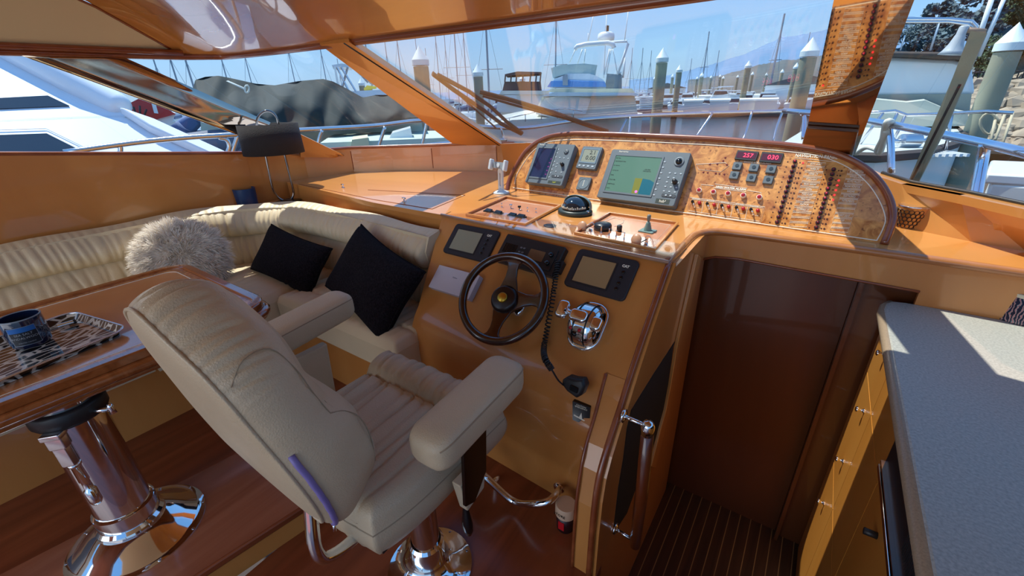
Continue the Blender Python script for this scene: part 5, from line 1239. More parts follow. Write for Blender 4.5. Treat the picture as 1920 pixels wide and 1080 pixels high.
def tree(px, d, base, topy, crown_w, label, m, seed, n=2600, lo=.35, group=None):
    g = EG(px,d,base); T = Ed(px,topy,d); H = T.z-base; t = thing('tree', tuple(g), label, 'tree', group)
    r = random.Random(seed); lean = Vector((r.uniform(-.06,.06)*H,0,0))
    MB().tube([g, g+Vector((0,0,H*.45))+lean, g+Vector((0,0,H*.8))+lean*1.5],[H*.035,H*.022,H*.008],8).build('trunk', BARK, t)
    b = MB(); vs=[]; fs=[]
    blobs = [(r.uniform(-.5,.5),r.uniform(-.5,.5),r.uniform(lo,.93),r.uniform(.16,.3)) for _ in range(16)]
    for i in range(n):
        bx,by,bz,br = blobs[i%16]; v = Vector((r.gauss(0,1),r.gauss(0,1),r.gauss(0,1))).normalized()*br*r.uniform(.55,1)
        p = g + lean + Vector(((bx*.7+v.x)*crown_w,(by*.7+v.y)*crown_w,(bz)*H+v.z*H*.45)); s_ = H*.028*r.uniform(.6,1.3)
        a = Vector((r.gauss(0,1),r.gauss(0,1),r.gauss(0,.6))).normalized()*s_; c_ = a.orthogonal().normalized()*s_*.7; k=len(vs)
        vs += [p-a,p+c_,p+a,p-c_]; fs.append((k,k+1,k+2,k+3))
    b.add(vs,fs); f_ = b.build('foliage', m, t)
    for k in range(5):
        bl = blobs[k]; MB().tube([g+Vector((0,0,H*.4))+lean, g+lean+Vector((bl[0]*.6*crown_w,bl[1]*.6*crown_w,bl[2]*H))],[H*.012,H*.004],5).build('branch', BARK, t)
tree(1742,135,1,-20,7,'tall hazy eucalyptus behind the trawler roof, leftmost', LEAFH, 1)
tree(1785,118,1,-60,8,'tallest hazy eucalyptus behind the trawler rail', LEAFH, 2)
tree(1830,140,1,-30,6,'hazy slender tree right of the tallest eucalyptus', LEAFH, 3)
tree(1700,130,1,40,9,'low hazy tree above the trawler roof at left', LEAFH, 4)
tree(1905,36,1.4,-30,3.2,'bright green leafy tree at the top right corner', LEAFM, 5, 4200, .25)
tree(1858,42,1.4,60,2.6,'dark green bush like tree above the rocks', LEAFM, 6, 3600, .1)
tree(1890,40,1.4,75,2.4,'low dark green tree behind the rightmost pile', LEAFM, 7, 3000, .1)
# ---------------------------------------------------------------- piles with white cone caps
PILE = mat('concrete_pile', srgb(158,158,136), .8, bump=.25, bscale=8, var=.25, vscale=2.5); BARN = mat('pile_mud', srgb(112,92,72), .9, bump=.8, bscale=30, var=.4, vscale=9); CAP = mat('pile_cap', srgb(226,236,236), .4)
def pile(px, tip, wpx, d, label, group='mooring piles'):
    T = Ed(px,tip,d); R = (Ed(px+wpx/2,tip+30,d)-Ed(px-wpx/2,tip+30,d)).length/2*.93; g = Vector((T.x,T.y,WZ-.5)); t = thing('mooring_pile', tuple(g), label, 'pile', group)
    M = Matrix.Translation(Vector((T.x,T.y,0))); zc = T.z; h = R*2.35
    MB().at(M).lathe([(R*.97,-.9),(R,zc-h*1.05)],18).build('shaft', PILE, t, auto=50)
    MB().at(M).lathe([(R*1.06,WZ-.5),(R*1.08,-1.2),(R*.98,-.85)],18).build('stained_foot', BARN, t, smooth=True)
    MB().at(M).lathe([(R*1.13,zc-h),(R*1.13,zc-h*.72),(R*1.08,zc-h*.69),(0,zc)],18).build('cone_cap', CAP, t, auto=30)
pile(785,85,31,12,'broad pile with white cone beside the left windscreen pillar')
pile(895,119,19,26,'pale pile with white cone left of the grey-canvas boat')
pile(979,138,11,52,'thin grey pile in front of the grey-canvas boat')
pile(1244,89,23,14,'tall pile with white cone left of the centre of the harbour')
pile(1525,69,35,9.5,'large weathered pile just left of the polished mullion')
pile(1912,41,62,6.0,'biggest pile, in front of the rocks at the right edge')
for i,(px,tip,wp,d,l) in enumerate(((1275,121,12,57,'grey pile right of the tall pile'),(1405,113,13,61,'pile at the bend of the far dock'),(1495,117,11,78,'greenish pile just behind the large weathered pile'),(1317,135,8,105,'small pile behind the white cruiser'),(1468,129,7,98,'small pile behind the far white boats'),(1412,134,6,112,'thin pile right behind the dock bend pile'),(1334,141,5,122,'thin far pile, first right of the white cruiser bow'),(1351,139,5,128,'thin far pile, second right of the white cruiser bow'),(1357,142,5,140,'thin far pile, third right of the white cruiser bow'),(1438,136,5,120,'thin far pile in front of the hill'),(1262,138,6,100,'far pile just right of the tall pile'),(1228,143,5,118,'far pile left of the tall pile'),(1161,127,9,60,'short cone pile behind the sportfisher cabin'),(676,146,12,40,'pile seen through the side window near the yellow box'),(1308,143,5,132,'far pile near the dock boxes'),(1384,140,5,125,'far pile near the hill foot'))):
    pile(px,tip,wp,d,l)
# ---------------------------------------------------------------- docks with boxes
DOCK = mat('dock_concrete', srgb(156,152,142), .8, bump=.2, bscale=6, var=.15, vscale=1.5); BUMP = mat('dock_fascia', srgb(96,88,80), .8)
def dock(name, label, a, b_, wdt, z=-1.15):
    d = (b_-a); d.z=0; n_ = Vector((-d.y,d.x,0)).normalized()*wdt; t = thing(name, tuple(a), label, 'dock')
    A=[a,b_,b_+n_,a+n_]; A=[Vector((p.x,p.y,z)) for p in A]
    MB().prism(A,(0,0,-.18)).build('deck', DOCK, t); MB().prism([p+Vector((0,0,-.18)) for p in A],(0,0,-.35)).build('float', BUMP, t)
dock('far_dock','long pale floating dock across the harbour behind the piles', EG(1180,64), EG(1560,58), 2.2)
dock('second_dock','further floating dock behind the far dock', EG(1150,92), EG(1580,88), 2)
dock('side_dock','pale concrete dock below the ropes at the right edge', EG(1845,8.6), EG(2060,5.0), 3.0, -1.2)
DBX = mat('dock_box_white', srgb(232,236,232), .4)
def dockbox(px, d, label, s_=1.5):
    g = EG(px,d,-1.15); M = Matrix.Translation(g) @ Matrix.Rotation(math.atan2(hd(px).y,hd(px).x)-math.pi/2,4,'Z'); t = thing('dock_box', None, label, 'dock box','white dock boxes', M=M)
    MB().at(M).box(-s_*.7,s_*.7,-.3,.3,0,s_*.75).build('box', DBX, t); MB().at(M).prism([(-s_*.76,-.34,s_*.75),(-s_*.76,.34,s_*.75),(-s_*.76,.3,s_*.95),(-s_*.76,-.3,s_*.86)],(s_*1.52,0,0)).build('lid', DBX, t)
for px,d,l in ((1304,61,'white dock box left of the dock bend pile'),(1354,60.5,'white dock box between the cruiser and the bend pile'),(1412,60,'white dock box just right of the bend pile'),(1443,59.5,'white dock box near the greenish pile'),(1325,90,'small far dock box behind the cruiser'),(1431,89,'small far dock box behind the bend pile')): dockbox(px,d,l)
# box on the near dock at the right bottom corner
M = Matrix.Translation(EG(1915,3.6,-.35)) @ Matrix.Rotation(-.2,4,'Z'); 
t = thing('fibreglass_step', tuple(Ed(1900,400,3.2)), 'white fibreglass locker outside the right window at the frame edge', 'locker')
P = [Ed(*q,3.2) for q in ((1858,345),(1960,352),(1960,420),(1848,400))]
MB().prism([P[0],P[1],P[1]+Vector((0,0,-.7)),P[0]+Vector((0,0,-.7))], hd(1900)*.5).build('body', DBX, t, bevel=.01)
MB().prism([P[0]+Vector((-.03,0,0)),P[1]+Vector((.03,0,0)),P[1]+Vector((.03,0,.05)),P[0]+Vector((-.03,0,.05))], hd(1900)*.55).build('lid', WHITE, t, bevel=.01)
# ---------------------------------------------------------------- sportfisher ahead
sf = thing('sportfisher', tuple(EG(1080,17)), 'white sportfishing boat with blue striped flybridge, straight ahead', 'boat')
b = MB(); D=16
def P_(x,y,dd=0): return Ed(x,y,D+dd)
hull_top = [P_(905,240,-1.5),P_(960,225,0),P_(1040,221,1.5),P_(1140,220,3),P_(1195,222,5),P_(1205,212,9),P_(1120,205,9),P_(985,207,5),P_(930,218,1)]
b.prism(hull_top, (0,0,-2.6)); b.build('hull', GELS, sf)
HSH = [(1005,207),(1016,181),(1040,177),(1190,180),(1197,222),(1050,224),(1005,214)]
ext(MB(),HSH,D+1.6,4.5).build('deckhouse', GELS, sf)
ext(MB(),[(1008,203),(1022,184),(1052,178),(1108,185),(1098,214),(1050,213)],D+1.45,.12).build('windscreen_cover', mat('white_canvas', srgb(236,240,240), .8, bump=.3, bscale=4), sf)
ext(MB(),[(1010,181),(1040,173),(1190,174),(1200,179),(1130,181),(1040,180)],D+1.2,4.9).build('roof_lip', WHITE, sf)
ext(MB(),[(1023,173),(1035,166),(1185,166),(1190,174)],D+1.9,3.6).build('bridge_base', mat('beige_trim', srgb(196,196,172), .5), sf)
ext(MB(),[(1026,164),(1040,148),(1065,138),(1105,138),(1118,142),(1132,150),(1136,166)],D+2.0,2.8).build('flybridge', WHITE, sf)
ext(MB(),[(1026,163),(1033,152),(1070,150),(1134,153),(1137,163)],D+1.94,2.95).build('blue_stripe', mat('blue_stripe', srgb(84,142,208), .4), sf)
ext(MB(),[(1037,146),(1033,128),(1050,122),(1095,119),(1120,122),(1116,143),(1090,139),(1062,139)],D+2.2,2.4).build('bridge_canvas', mat('sage_canvas', srgb(190,206,200), .8, bump=.4, bscale=3), sf)
ext(MB(),[(1055,160),(1055,142),(1064,139),(1065,160)],D+1.7,.3).build('search_light', mat('grey_cover', srgb(150,160,168), .6), sf)
ext(MB(),[(1134,166),(1138,138),(1166,140),(1166,168)],D+3.2,1.5).build('clear_curtain', mat('curtain_grey', srgb(140,150,158), .5), sf)
TB = lambda pts,r,nm,m=WHITE,par=sf,dd=0: MB().tube([Ed(x,y,D+dd) for x,y in pts], r, 6).build(nm, m, par, smooth=True)
TB([(1078,93),(1082,87),(1100,83),(1140,80),(1149,83),(1151,90)], .085, 'bimini_roll', WHITE, dd=2.4)
TB([(1100,82),(1175,77),(1178,82),(1155,148)], .045, 'tower_frame', dd=3.6); TB([(1172,108),(1168,146)], .04, 'tower_frame', dd=4.4)
for a,c in (((1092,92),(1083,120)),((1098,92),(1095,119)),((1079,92),(1068,118)),((1146,92),(1137,140)),((1149,92),(1158,140)),((1143,92),(1133,140))): TB([a,c], .022, 'bimini_strut', dd=2.5)
for a,c in (((1138,20),(1132,146)),((1113,28),(1103,78)),((1178,22),(1171,76)),((1103,62),(1102,82))): TB([a,c], .016, 'antenna', dd=2.8)
M = Matrix.Translation(Ed(1136,76,D+3)); MB().at(M).lathe([(.30,0),(.32,.1),(.30,.22),(.2,.28),(0,.29)],20).build('radar_dome', WHITE, sf, smooth=True)
M = Matrix.Translation(Ed(1138,60,D+3)); MB().at(M).lathe([(.07,-.1),(.07,.2),(0,.22)],8).build('horn', BLACKP, sf)
TB([(912,232),(1010,208),(1060,203),(1092,208)], .018, 'bow_rail', STEEL, dd=0)
for x,y0,y1 in ((925,229,240),(955,221,232),(985,214,228),(1015,207,224),(1045,205,222),(1075,206,221)): TB([(x,y0),(x,y1)], .015, 'stanchion', STEEL)
# grey canvas boat
gb = thing('cabin_cruiser', tuple(EG(975,26)), 'cabin cruiser with dark grey canvas enclosure left of the sportfisher', 'boat')
GC = mat('charcoal_canvas', srgb(74,76,80), .8)
ext(MB(),[(930,210),(935,176),(1030,176),(1040,214)],26,5).build('hull', WHITE, gb)
ext(MB(),[(942,170),(946,153),(1014,153),(1016,172)],26.3,3).build('canvas_wall', GC, gb)
ext(MB(),[(947,139),(970,134),(1015,135),(1016,138),(948,142)],26,3.4).build('canvas_top', GC, gb)
for i,x in enumerate((948,959,969,981,995,1006,1014)): MB().tube([Ed(x-1.5,154,26.2),Ed(x,139,26.2)],.04,5).build('canvas_post', GC, gb)
ext(MB(),[(936,177),(940,170),(1028,170),(1030,177)],25.8,4).build('side_deck', GELS, gb)
ext(MB(),[(950,195),(946,178),(968,178),(972,200)],25.7,.3).build('arch', WHITE, gb)
# far masts and sailboats
MAST = mat('mast_alloy', srgb(150,160,170), .5)
def sailboat(px, top, d, label, bend=0, w_=None, stays=True, hullm=WHITE, group='sailboats in the marina'):
    g = EG(px,d); t = thing('sailboat', tuple(g), label, 'sailboat', group)
    T = Ed(px,top,d+3); L = 1.4; h = hd(px); s_ = Vector((h.y,-h.x,0)); r = (w_ or 2.2)*d/880/2
    MB().prism([g+s_*x+Vector((0,0,z)) for x,z in ((-1.3,1.1),(0,1.35),(1.3,1.1),(1.0,-.1),(-1.0,-.1))], h*8).build('hull', hullm, t)
    MB().prism([g+s_*x+h*2+Vector((0,0,z)) for x,z in ((-.7,1.7),(.7,1.7),(.9,1.1),(-.9,1.1))], h*4).build('cabin', hullm, t)
    c = g+h*3; MB().tube([c+Vector((0,0,1.2)), Vector((c.x,c.y,T.z))], [r, r*.8], 6).build('mast', MAST, t)
    MB().tube([c+Vector((0,0,2.3)), c+h*4+s_*.5+Vector((0,0,2.3))], .16, 6).build('boom', mat('sail_cover', srgb(60,84,120), .7) if 'sail_cover' not in bpy.data.materials else bpy.data.materials['sail_cover'], t)
    zt = T.z; MB().tube([c-s_*.9+Vector((0,0,zt*.6)), c+s_*.9+Vector((0,0,zt*.6))], r*.4, 4).build('spreader', MAST, t)
    if stays:
        for k in (-1,1): MB().tube([c+Vector((0,0,zt*.98-.0)), c+s_*L*.9*k+Vector((0,0,1.2))], .010*max(1,d/30), 4).build('stay', MAST, t)
masts = [(860,-40,30,2.6),(917,-50,26,4.5),(876,20,40,2),(826,40,55,1.8),(842,60,60,1.6),(1041,-30,34,3),(735,60,45,1.8),(757,30,40,2),(700,40,50,1.6),(618,60,48,2),(560,50,46,2),(480,60,44,2),(437,70,46,2.5),(372,60,38,3.4),(345,50,36,3.0),(315,70,40,2.6),(1315,60,104,2.4),(1444,28,84,3.6),(1338,95,90,1.4),(1199,90,80,1.5),(1215,95,95,1.3),(1290,110,110,1.2),(790,70,66,1.5),(806,90,70,1.3),(645,110,60,1.5),(1497,62,90,1.4),(1180,90,90,1.2)]
for i,(px,top,d,w_) in enumerate(masts):
    words = ['bare tall mast','slim pale mast','single spreader mast','thin grey mast'][i%4]
    nb = ('through the side window' if px<600 else 'behind the left pillar' if px<800 else 'left of the sportfisher' if px<1000 else 'behind the sportfisher' if px<1250 else 'before the hazy hill')
    sailboat(px, top, d, f'sailboat with {words} {nb}, {["tallest","tall","middling","short","shorter","low","lowest"][i%7]} and {["thick","slim","leaning stay","paired"][i%4]}', w_=w_)
# ordinary motorboats in rows
def motorboat(px, d, label, s_=1.0, k=0, group='moored motorboats'):
    g = EG(px,d); h = hd(px); s = Vector((h.y,-h.x,0)); t = thing('motorboat', tuple(g), label, 'boat', group); L = 3.2*s_
    MB().prism([g+s*x+Vector((0,0,z)) for x,z in ((-1.4*s_,1.0),(0,1.25),(1.4*s_,1.0),(1.1*s_,-.1),(-1.1*s_,-.1))], h*7*s_).build('hull', WHITE, t)
    MB().prism([g+s*x+h*2+Vector((0,0,z)) for x,z in ((-1.1*s_,1.0),(-.85*s_,2.0*s_),(.85*s_,2.0*s_),(1.1*s_,1.0))], h*3.5*s_).build('cabin', WHITE, t)
    MB().prism([g+s*x+h*1.95+Vector((0,0,z)) for x,z in ((-.95*s_,1.35*s_),(-.85*s_,1.8*s_),(.85*s_,1.8*s_),(.95*s_,1.35*s_))], h*3.6*s_).build('windows', DARKGLASS, t)
    if k%3==0: MB().prism([g+s*x+h*2.4+Vector((0,0,z)) for x,z in ((-1.0*s_,2.8*s_),(1.0*s_,2.8*s_),(1.0*s_,2.95*s_),(-1.0*s_,2.95*s_))], h*2.4*s_).build('hardtop', WHITE, t); [MB().tube([g+s*x+h*2.6+Vector((0,0,1.6*s_)), g+s*x+h*2.6+Vector((0,0,2.8*s_))], .04, 5).build('post', STEEL, t) for x in (-.8*s_,.8*s_)]
r_ = random.Random(11)
names = ['white','pale','low white','tall white','small white','long white']
spots = []
for row,(d,x0,x1,st) in enumerate(((68,1205,1530,60),(56,690,900,62),(80,1150,1540,42),(96,690,1540,40),(112,1170,1540,30),(135,1150,1540,27))):
    x = x0
    while x < x1: spots.append((x+r_.uniform(-8,8), d+r_.uniform(-1.5,1.5), row)); x += st
for i,(px,d,row) in enumerate(spots):
    near = min(((785,'the pillar pile'),(895,'the pale pile'),(979,'the thin grey pile'),(1244,'the tall pile'),(1275,'the grey pile'),(1405,'the dock bend pile'),(1525,'the large weathered pile')), key=lambda q: abs(q[0]-px))
    motorboat(px, d, f'{names[i%6]} motorboat {"left" if px<near[0] else "right"} of {near[1]}, {["nearest","port side","second","third","fourth","farthest"][row]} row', r_.uniform(.8,1.15), i)
# white cruiser at the far dock
wc_ = thing('white_cruiser', tuple(EG(1345,72)), 'white express cruiser with dark windscreen berthed at the far dock', 'boat')
ext(MB(),[(1322,193),(1332,182),(1365,176),(1382,178),(1380,192)],72,8).build('hull', WHITE, wc_); ext(MB(),[(1334,180),(1340,169),(1364,169),(1368,178)],73,5).build('cabin', WHITE, wc_); ext(MB(),[(1337,178),(1341,171),(1363,171),(1365,177)],72.9,.1).build('windscreen', DARKGLASS, wc_)
pb_ = thing('pontoon_boat', tuple(EG(1215,55)), 'white slatted boat lift stern beside the tall pile', 'boat')
for i in range(6): ext(MB(),[(1199,182+i*4),(1226,182+i*4),(1226,184.4+i*4),(1199,184.4+i*4)],54.5,3).build('slat', WHITE, pb_)
ext(MB(),[(1185,206),(1226,204),(1226,211),(1190,213)],54,4).build('hull', mat('grey_hull', srgb(120,124,130), .5), pb_)
# ---------------------------------------------------------------- trawler at the right
tw_ = thing('trawler', tuple(EG(1720,6)), 'white trawler with brown roof edge and tan canvas, outside the right window', 'boat')
TD = 7.0
e_ = lambda pts,d,dep,nm,m,bv=0: ext(MB(),pts,d,dep).build(nm, m, tw_, bevel=bv)
TANC = mat('tan_canvas', srgb(190,196,184), .85, bump=.3, bscale=3, var=.1, vscale=2)
e_([(1560,110),(1660,106),(1790,112),(1822,122),(1828,178),(1540,182)],TD,2.5,'cabin_front',WHITE,.04)
BRN = mat('weathered_brown', srgb(74,66,62), .7, bump=.3, bscale=10)
e_([(1570,101),(1680,96),(1800,98),(1833,104),(1834,113),(1790,111),(1680,106),(1565,111)],TD-.15,2.9,'roof_edge',BRN,.02)
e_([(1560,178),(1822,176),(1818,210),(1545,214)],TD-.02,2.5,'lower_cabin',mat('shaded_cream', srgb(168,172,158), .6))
e_([(1560,198),(1605,189),(1640,186),(1700,192),(1735,188),(1772,204),(1815,212),(1815,236),(1545,240)],TD-.6,.5,'tan_cover',TANC)
hp_ = [Ed(1500,262,TD-2.5),Ed(1560,248,TD-1.4),Ed(1700,238,TD-1.0),Ed(1800,238,TD-.6),Ed(1835,250,TD-.4),Ed(1838,262,TD-.9),Ed(1780,276,TD-2.2),Ed(1700,283,TD-2.9),Ed(1600,290,TD-3.3)]
zc_ = sum(p.z for p in hp_)/len(hp_)
MB().prism([Vector((p.x,p.y,zc_)) for p in [EG(1480,4.2),EG(1540,6.6),EG(1830,6.6),EG(1848,5.9),EG(1835,5.0),EG(1780,4.3),EG(1690,3.95),EG(1590,3.9)]],(0,0,-1.35)).build('bow_hull', mat('trawler_hull', srgb(206,216,214), .4), tw_)
MB().tube([Vector((p.x,p.y,zc_-.02)) for p in [EG(1540,6.6),EG(1830,6.6),EG(1848,5.9),EG(1835,5.0),EG(1780,4.3),EG(1690,3.95),EG(1590,3.9)]],.035,6).build('rub_rail', BRN, tw_)
RT = lambda pts,r,nm,d=4.6,m=STEEL,par=tw_: MB().tube([Ed(x,y,d) for x,y in pts], r, 7).build(nm, m, par, smooth=True)
RT([(1610,211),(1655,210),(1678,208),(1700,216),(1755,214),(1850,209),(1900,212)],.012,'bow_rail')
for a,c in (((1657,210),(1610,273)),((1684,209),(1662,255)),((1698,215),(1668,280)),((1785,213),(1773,280))): RT([a,c],.011,'stanchion')
RT([(1620,40),(1690,36),(1780,36),(1822,40),(1832,50),(1828,60)],.018,'hardtop_rail',TD,STEEL); RT([(1620,45),(1690,41),(1780,41),(1816,46),(1826,54)],.016,'hardtop_rail',TD,STEEL)
RT([(1764,34),(1744,95)],.010,'whip_antenna',TD,WHITE); RT([(1697,66),(1688,95)],.008,'small_mast',TD,WHITE)
RT([(1862,-10),(1824,104)],.022,'white_antenna',TD,WHITE); RT([(1886,-10),(1835,106)],.018,'white_antenna',TD,WHITE)
# windlass on a grating
M = Matrix.Translation(Ed(1706,264,4.5)) @ Matrix.Rotation(.5,4,'Z')
MB().at(M @ Matrix.Rotation(math.pi/2,4,'Y')).lathe([(.0,-.16),(.03,-.16),(.03,-.12),(.015,-.11),(.015,-.07),(.05,-.06),(.05,.06),(.015,.07),(.015,.11),(.03,.12),(.03,.16),(0,.16)],14).build('windlass', STEEL, tw_, auto=40)
b = MB()
for i in range(12): b.at(M @ Matrix.Translation((-.25+i*.045,0,-.09))).box(0,.02,-.22,.12,0,.02)
b.build('bow_grating', WHITE, tw_)
# bell
Bp = Ed(1785,100,6.0); M = Matrix.Translation(Bp) @ Matrix.Rotation(.1,4,'Y') @ Matrix.Scale(.62,4); t = thing('bell_horn', None, 'pale bell shaped trumpet horn above the trawler roof', 'horn', M=M)
MB().at(M).lathe([(.16,-.02),(.125,.03),(.085,.12),(.062,.22),(.055,.24),(.055,.33),(.04,.35),(0,.35)],20).build('bell', mat('bell_grey', srgb(170,178,184), .5), t, smooth=True)
MB().at(M).tube([(0,0,.3),(.25,.02,.28)], .035, 8).build('bracket', mat('bell_bracket', srgb(150,124,104), .6), t, smooth=True)
# coil of rope on the big pile
rp1 = thing('mooring_rope', tuple(Ed(1860,235,5.2)), 'tan mooring rope coiled against the biggest pile', 'rope')
ROPE = mat('tan_rope', srgb(190,178,150), .9)
MB().tube([Ed(1855+16*math.cos(a/14*6.28)*(1+.1*math.sin(a)),232+20*math.sin(a/14*6.28),5.2) for a in range(15)], .010, 6).build('coil', ROPE, rp1, smooth=True)
for a,c in (((1868,216),(1858,262)),((1884,214),(1866,262)),((1899,212),(1880,268))): MB().tube([Ed(*a,5.25),Ed(*c,5.0)], .010, 6).build('hanging_line', ROPE, rp1, smooth=True)
# ---------------------------------------------------------------- our own bow rails
br = thing('port_bow_rail', tuple(Ed(700,250,3.6)), 'curved stainless bow rail outside the left windows', 'rail')
def RR(pts,r,nm,par=br,m=STEEL): MB().tube(curve_pts([Ed(x,y,d) for x,y,d in pts],5), r, 8).build(nm, m, par, smooth=True)
RR([(120,286,4.3),(250,268,4.3),(350,258,4.3),(445,252,4.3),(560,244,4.4),(700,236,4.5),(790,226,4.6),(850,232,4.7),(915,238,5.0),(985,240,5.0),(1080,226,5.3),(1180,218,5.6),(1320,212,6),(1480,208,6.2)],.020,'top_rail')
RR([(640,286,4.4),(720,279,4.5),(800,272,4.6),(880,264,4.7),(950,262,4.8)],.018,'lower_rail')
for a in (((604,244,4.4),(598,264,4.4),(594,290,4.4)),((722,238,4.5),(714,262,4.5),(706,290,4.5)),((800,228,4.6),(796,250,4.6),(790,280,4.6)),((225,272,4.3),(226,282,4.3),(222,298,4.3)),((410,258,4.3),(425,262,4.3),(430,275,4.3),(424,292,4.3)),((446,254,4.3),(440,272,4.3),(434,292,4.3))): RR(a,.016,'stanchion')
for a in (((1182,218,5.6),(1180,240,5.5),(1178,262,5.4)),((1177,220,5.6),(1162,250,5.5),(1158,262,5.4)),((1336,212,6),(1310,250,5.8),(1302,262,5.7)),((1410,209,6.1),(1398,250,6),(1390,268,5.9)),((1468,207,6.2),(1456,240,6.1),(1450,265,6)),((940,240,5.0),(944,262,5.0),(938,285,4.9))): RR(a,.014,'stanchion')
sr = thing('starboard_rail', tuple(Ed(1700,250,2.8)), 'thick polished rail outside the right window', 'rail')
PIPE = mat('polished_pipe', (.72,.76,.86,1), .12, 1)
def RS(pts,r,nm): MB().tube(curve_pts([Ed(x,y,d) for x,y,d in pts],5), r, 10).build(nm, PIPE, sr, smooth=True)
RS([(1470,207,4.4),(1540,214,4.0),(1600,222,3.6),(1665,233,3.2),(1760,251,2.9),(1850,270,2.7),(1930,289,2.5),(2040,320,2.4)],.019,'top_rail')
RS([(1666,234,3.2),(1670,270,3.15),(1671,325,3.1)],.017,'stanchion'); RS([(1847,270,2.7),(1842,300,2.7),(1834,345,2.65),(1828,380,2.6)],.020,'stanchion'); RS([(1500,210,4.2),(1508,222,4.2),(1506,262,4.1)],.015,'stanchion')
t = thing('dock_line', tuple(Ed(1664,235,3.15)), 'white rope tied over the thick rail beside the mullion', 'rope')
MB().tube(curve_pts([Ed(*q) for q in ((1672,229,3.15),(1664,228,3.1),(1659,240,3.15),(1655,260,3.2),(1645,280,3.3),(1650,285,3.3),(1657,262,3.2),(1662,244,3.15))],5), .016, 7).build('knot', mat('white_rope', srgb(214,214,200), .9), t, smooth=True)
MB().tube(curve_pts([Ed(*q) for q in ((1650,283,3.3),(1625,276,3.4),(1605,288,3.5))],5), .014, 7).build('tail', bpy.data.materials['white_rope'], t, smooth=True)
# wipers on the outside of the glass
wo = .03
def WW(px,py,o=wo): return ws(px,py,o)
WIP = mat('wiper_reflection_brown', srgb(96,62,36), .5)  # brown colour stands in for the lit dash reflected over the wipers
def wiper(name, lines, label):
    t = thing(name, tuple(WW(*lines[0][0][0])), label, 'wiper', 'windscreen wipers')
    for pts, r in lines: MB().tube([WW(*p) for p in pts], r, 6, flat=.5).build('arm' if r>.008 else 'link', WIP, t)
wiper('wiper', [([(811,138),(850,168),(905,205),(940,232),(978,251)],.014), ([(820,140),(880,172),(920,200),(950,228),(980,250)],.012), ([(811,138),(830,150),(870,186),(930,240)],.006)], 'brown twin-arm wiper at left of the windscreen')
wiper('wiper', [([(900,172),(960,188),(1040,212),(1140,247)],.012), ([(905,180),(990,204),(1060,222),(1130,246)],.007)], 'long brown wiper arm low on the windscreen')
wp_ = thing('wiper', tuple(Ed(1720,325,2.62)), 'broad tan wiper arm standing across the right window', 'wiper','windscreen wipers')
MB().prism([Ed(1820,58,2.5), Ed(1850,62,2.5), Ed(1812,150,2.55), Ed(1774,240,2.6), Ed(1722,342,2.65), Ed(1704,338,2.65), Ed(1748,236,2.6), Ed(1786,146,2.55)], (.004,.012,.0)).build('arm', mat('wiper_tan', srgb(150,150,128), .5), wp_)
MB().tube([Ed(1800,158,2.53), Ed(1705,345,2.63)], .005, 6).build('blade', BLACKP, wp_)
# ---------------------------------------------------------------- neighbours to port
YD = -5.4
YW = mat('yacht_white', srgb(232,238,246), .3, coat=.3)
yt = thing('white_yacht', (YD,2,WZ), 'large white motor yacht moored close alongside on the left', 'yacht')
YN = Vector((.62,0,.78)).normalized(); yq = lambda px,py,x=YD: Pp(px,py,Vector((YD,0,1.1)),YN,(x-YD))
MB().prism([yq(*p) for p in ((-500,-120),(-100,20),(30,100),(120,138),(235,192),(243,206),(235,219),(-500,250))], YN*-1.5).build('upper_house', YW, yt)
MB().tube([yq(-300,-60,YD+.0), yq(20,92,YD+.05), yq(130,150,YD+.05), yq(216,196,YD+.0), yq(226,202,YD), yq(233,206,YD), yq(237,209,YD)], [.13,.13,.13,.13,.122,.09,.03], 14).build('rounded_brow', YW, yt, smooth=True)
MB().prism([yq(-500,240),yq(225,216),yq(300,250),yq(350,268),yq(470,320),yq(470,480),yq(-500,560)], YN*-1.5).build('lower_house', YW, yt)
MB().prism([yq(225,214),yq(290,236),yq(470,318),yq(440,322),yq(280,250)], YN*.10).build('bulwark', YW, yt, bevel=.02)
for q,x in (([(-200,196),(90,181),(130,200),(-200,214)],.012),([(-200,262),(88,252),(152,284),(150,300),(-200,300)],.012)):
    MB().prism([yq(*p) for p in q], YN*x).build('dark_window', DARKGLASS, yt)
MB().tube([yq(-200,250,YD+.01), yq(86,241,YD+.01), yq(170,282,YD+.01)], .004, 5).build('moulding_line', mat('yacht_line', srgb(180,200,220), .4), yt)
# red covered sailboat and the blue tender
rd = thing('red_covered_boat', tuple(EG(275,13)), 'boat under a bright red canvas cover beyond the yacht', 'boat')
REDC = mat('red_canvas', srgb(206,62,58), .7, bump=.4, bscale=3, var=.2, vscale=2)
ext(MB(),[(238,196),(262,184),(300,196),(330,214),(300,222),(262,236),(238,220)],13,3).build('red_cover', REDC, rd); ext(MB(),[(236,212),(330,212),(320,236),(240,240)],13.1,3).build('hull', WHITE, rd)
ext(MB(),[(283,190),(291,192),(297,213),(289,212)],12.9,.3).build('white_outboard', WHITE, rd)
for a,c in (((262,236),(250,200)),((263,236),(275,205)),((264,236),(262,198))): MB().tube([Ed(*a,12.7),Ed(*c,12.7)],.02,5).build('strut', BLACKP, rd)
bl = thing('blue_covered_outboard', tuple(EG(355,11)), 'engine under a blue canvas cover beside the red boat', 'boat engine')
BLC = mat('blue_canvas', srgb(88,112,158), .7, bump=.3, bscale=3, var=.15, vscale=2)
ext(MB(),[(322,236),(340,222),(352,215),(368,219),(380,234),(374,240),(358,256),(340,246)],11,1.2).build('canvas_cover', BLC, bl, bevel=.06)
MB().tube([Ed(326,232,10.9),Ed(340,246,10.9),Ed(354,254,10.9)],.09,10).build('rolled_edge', BLC, bl, smooth=True)
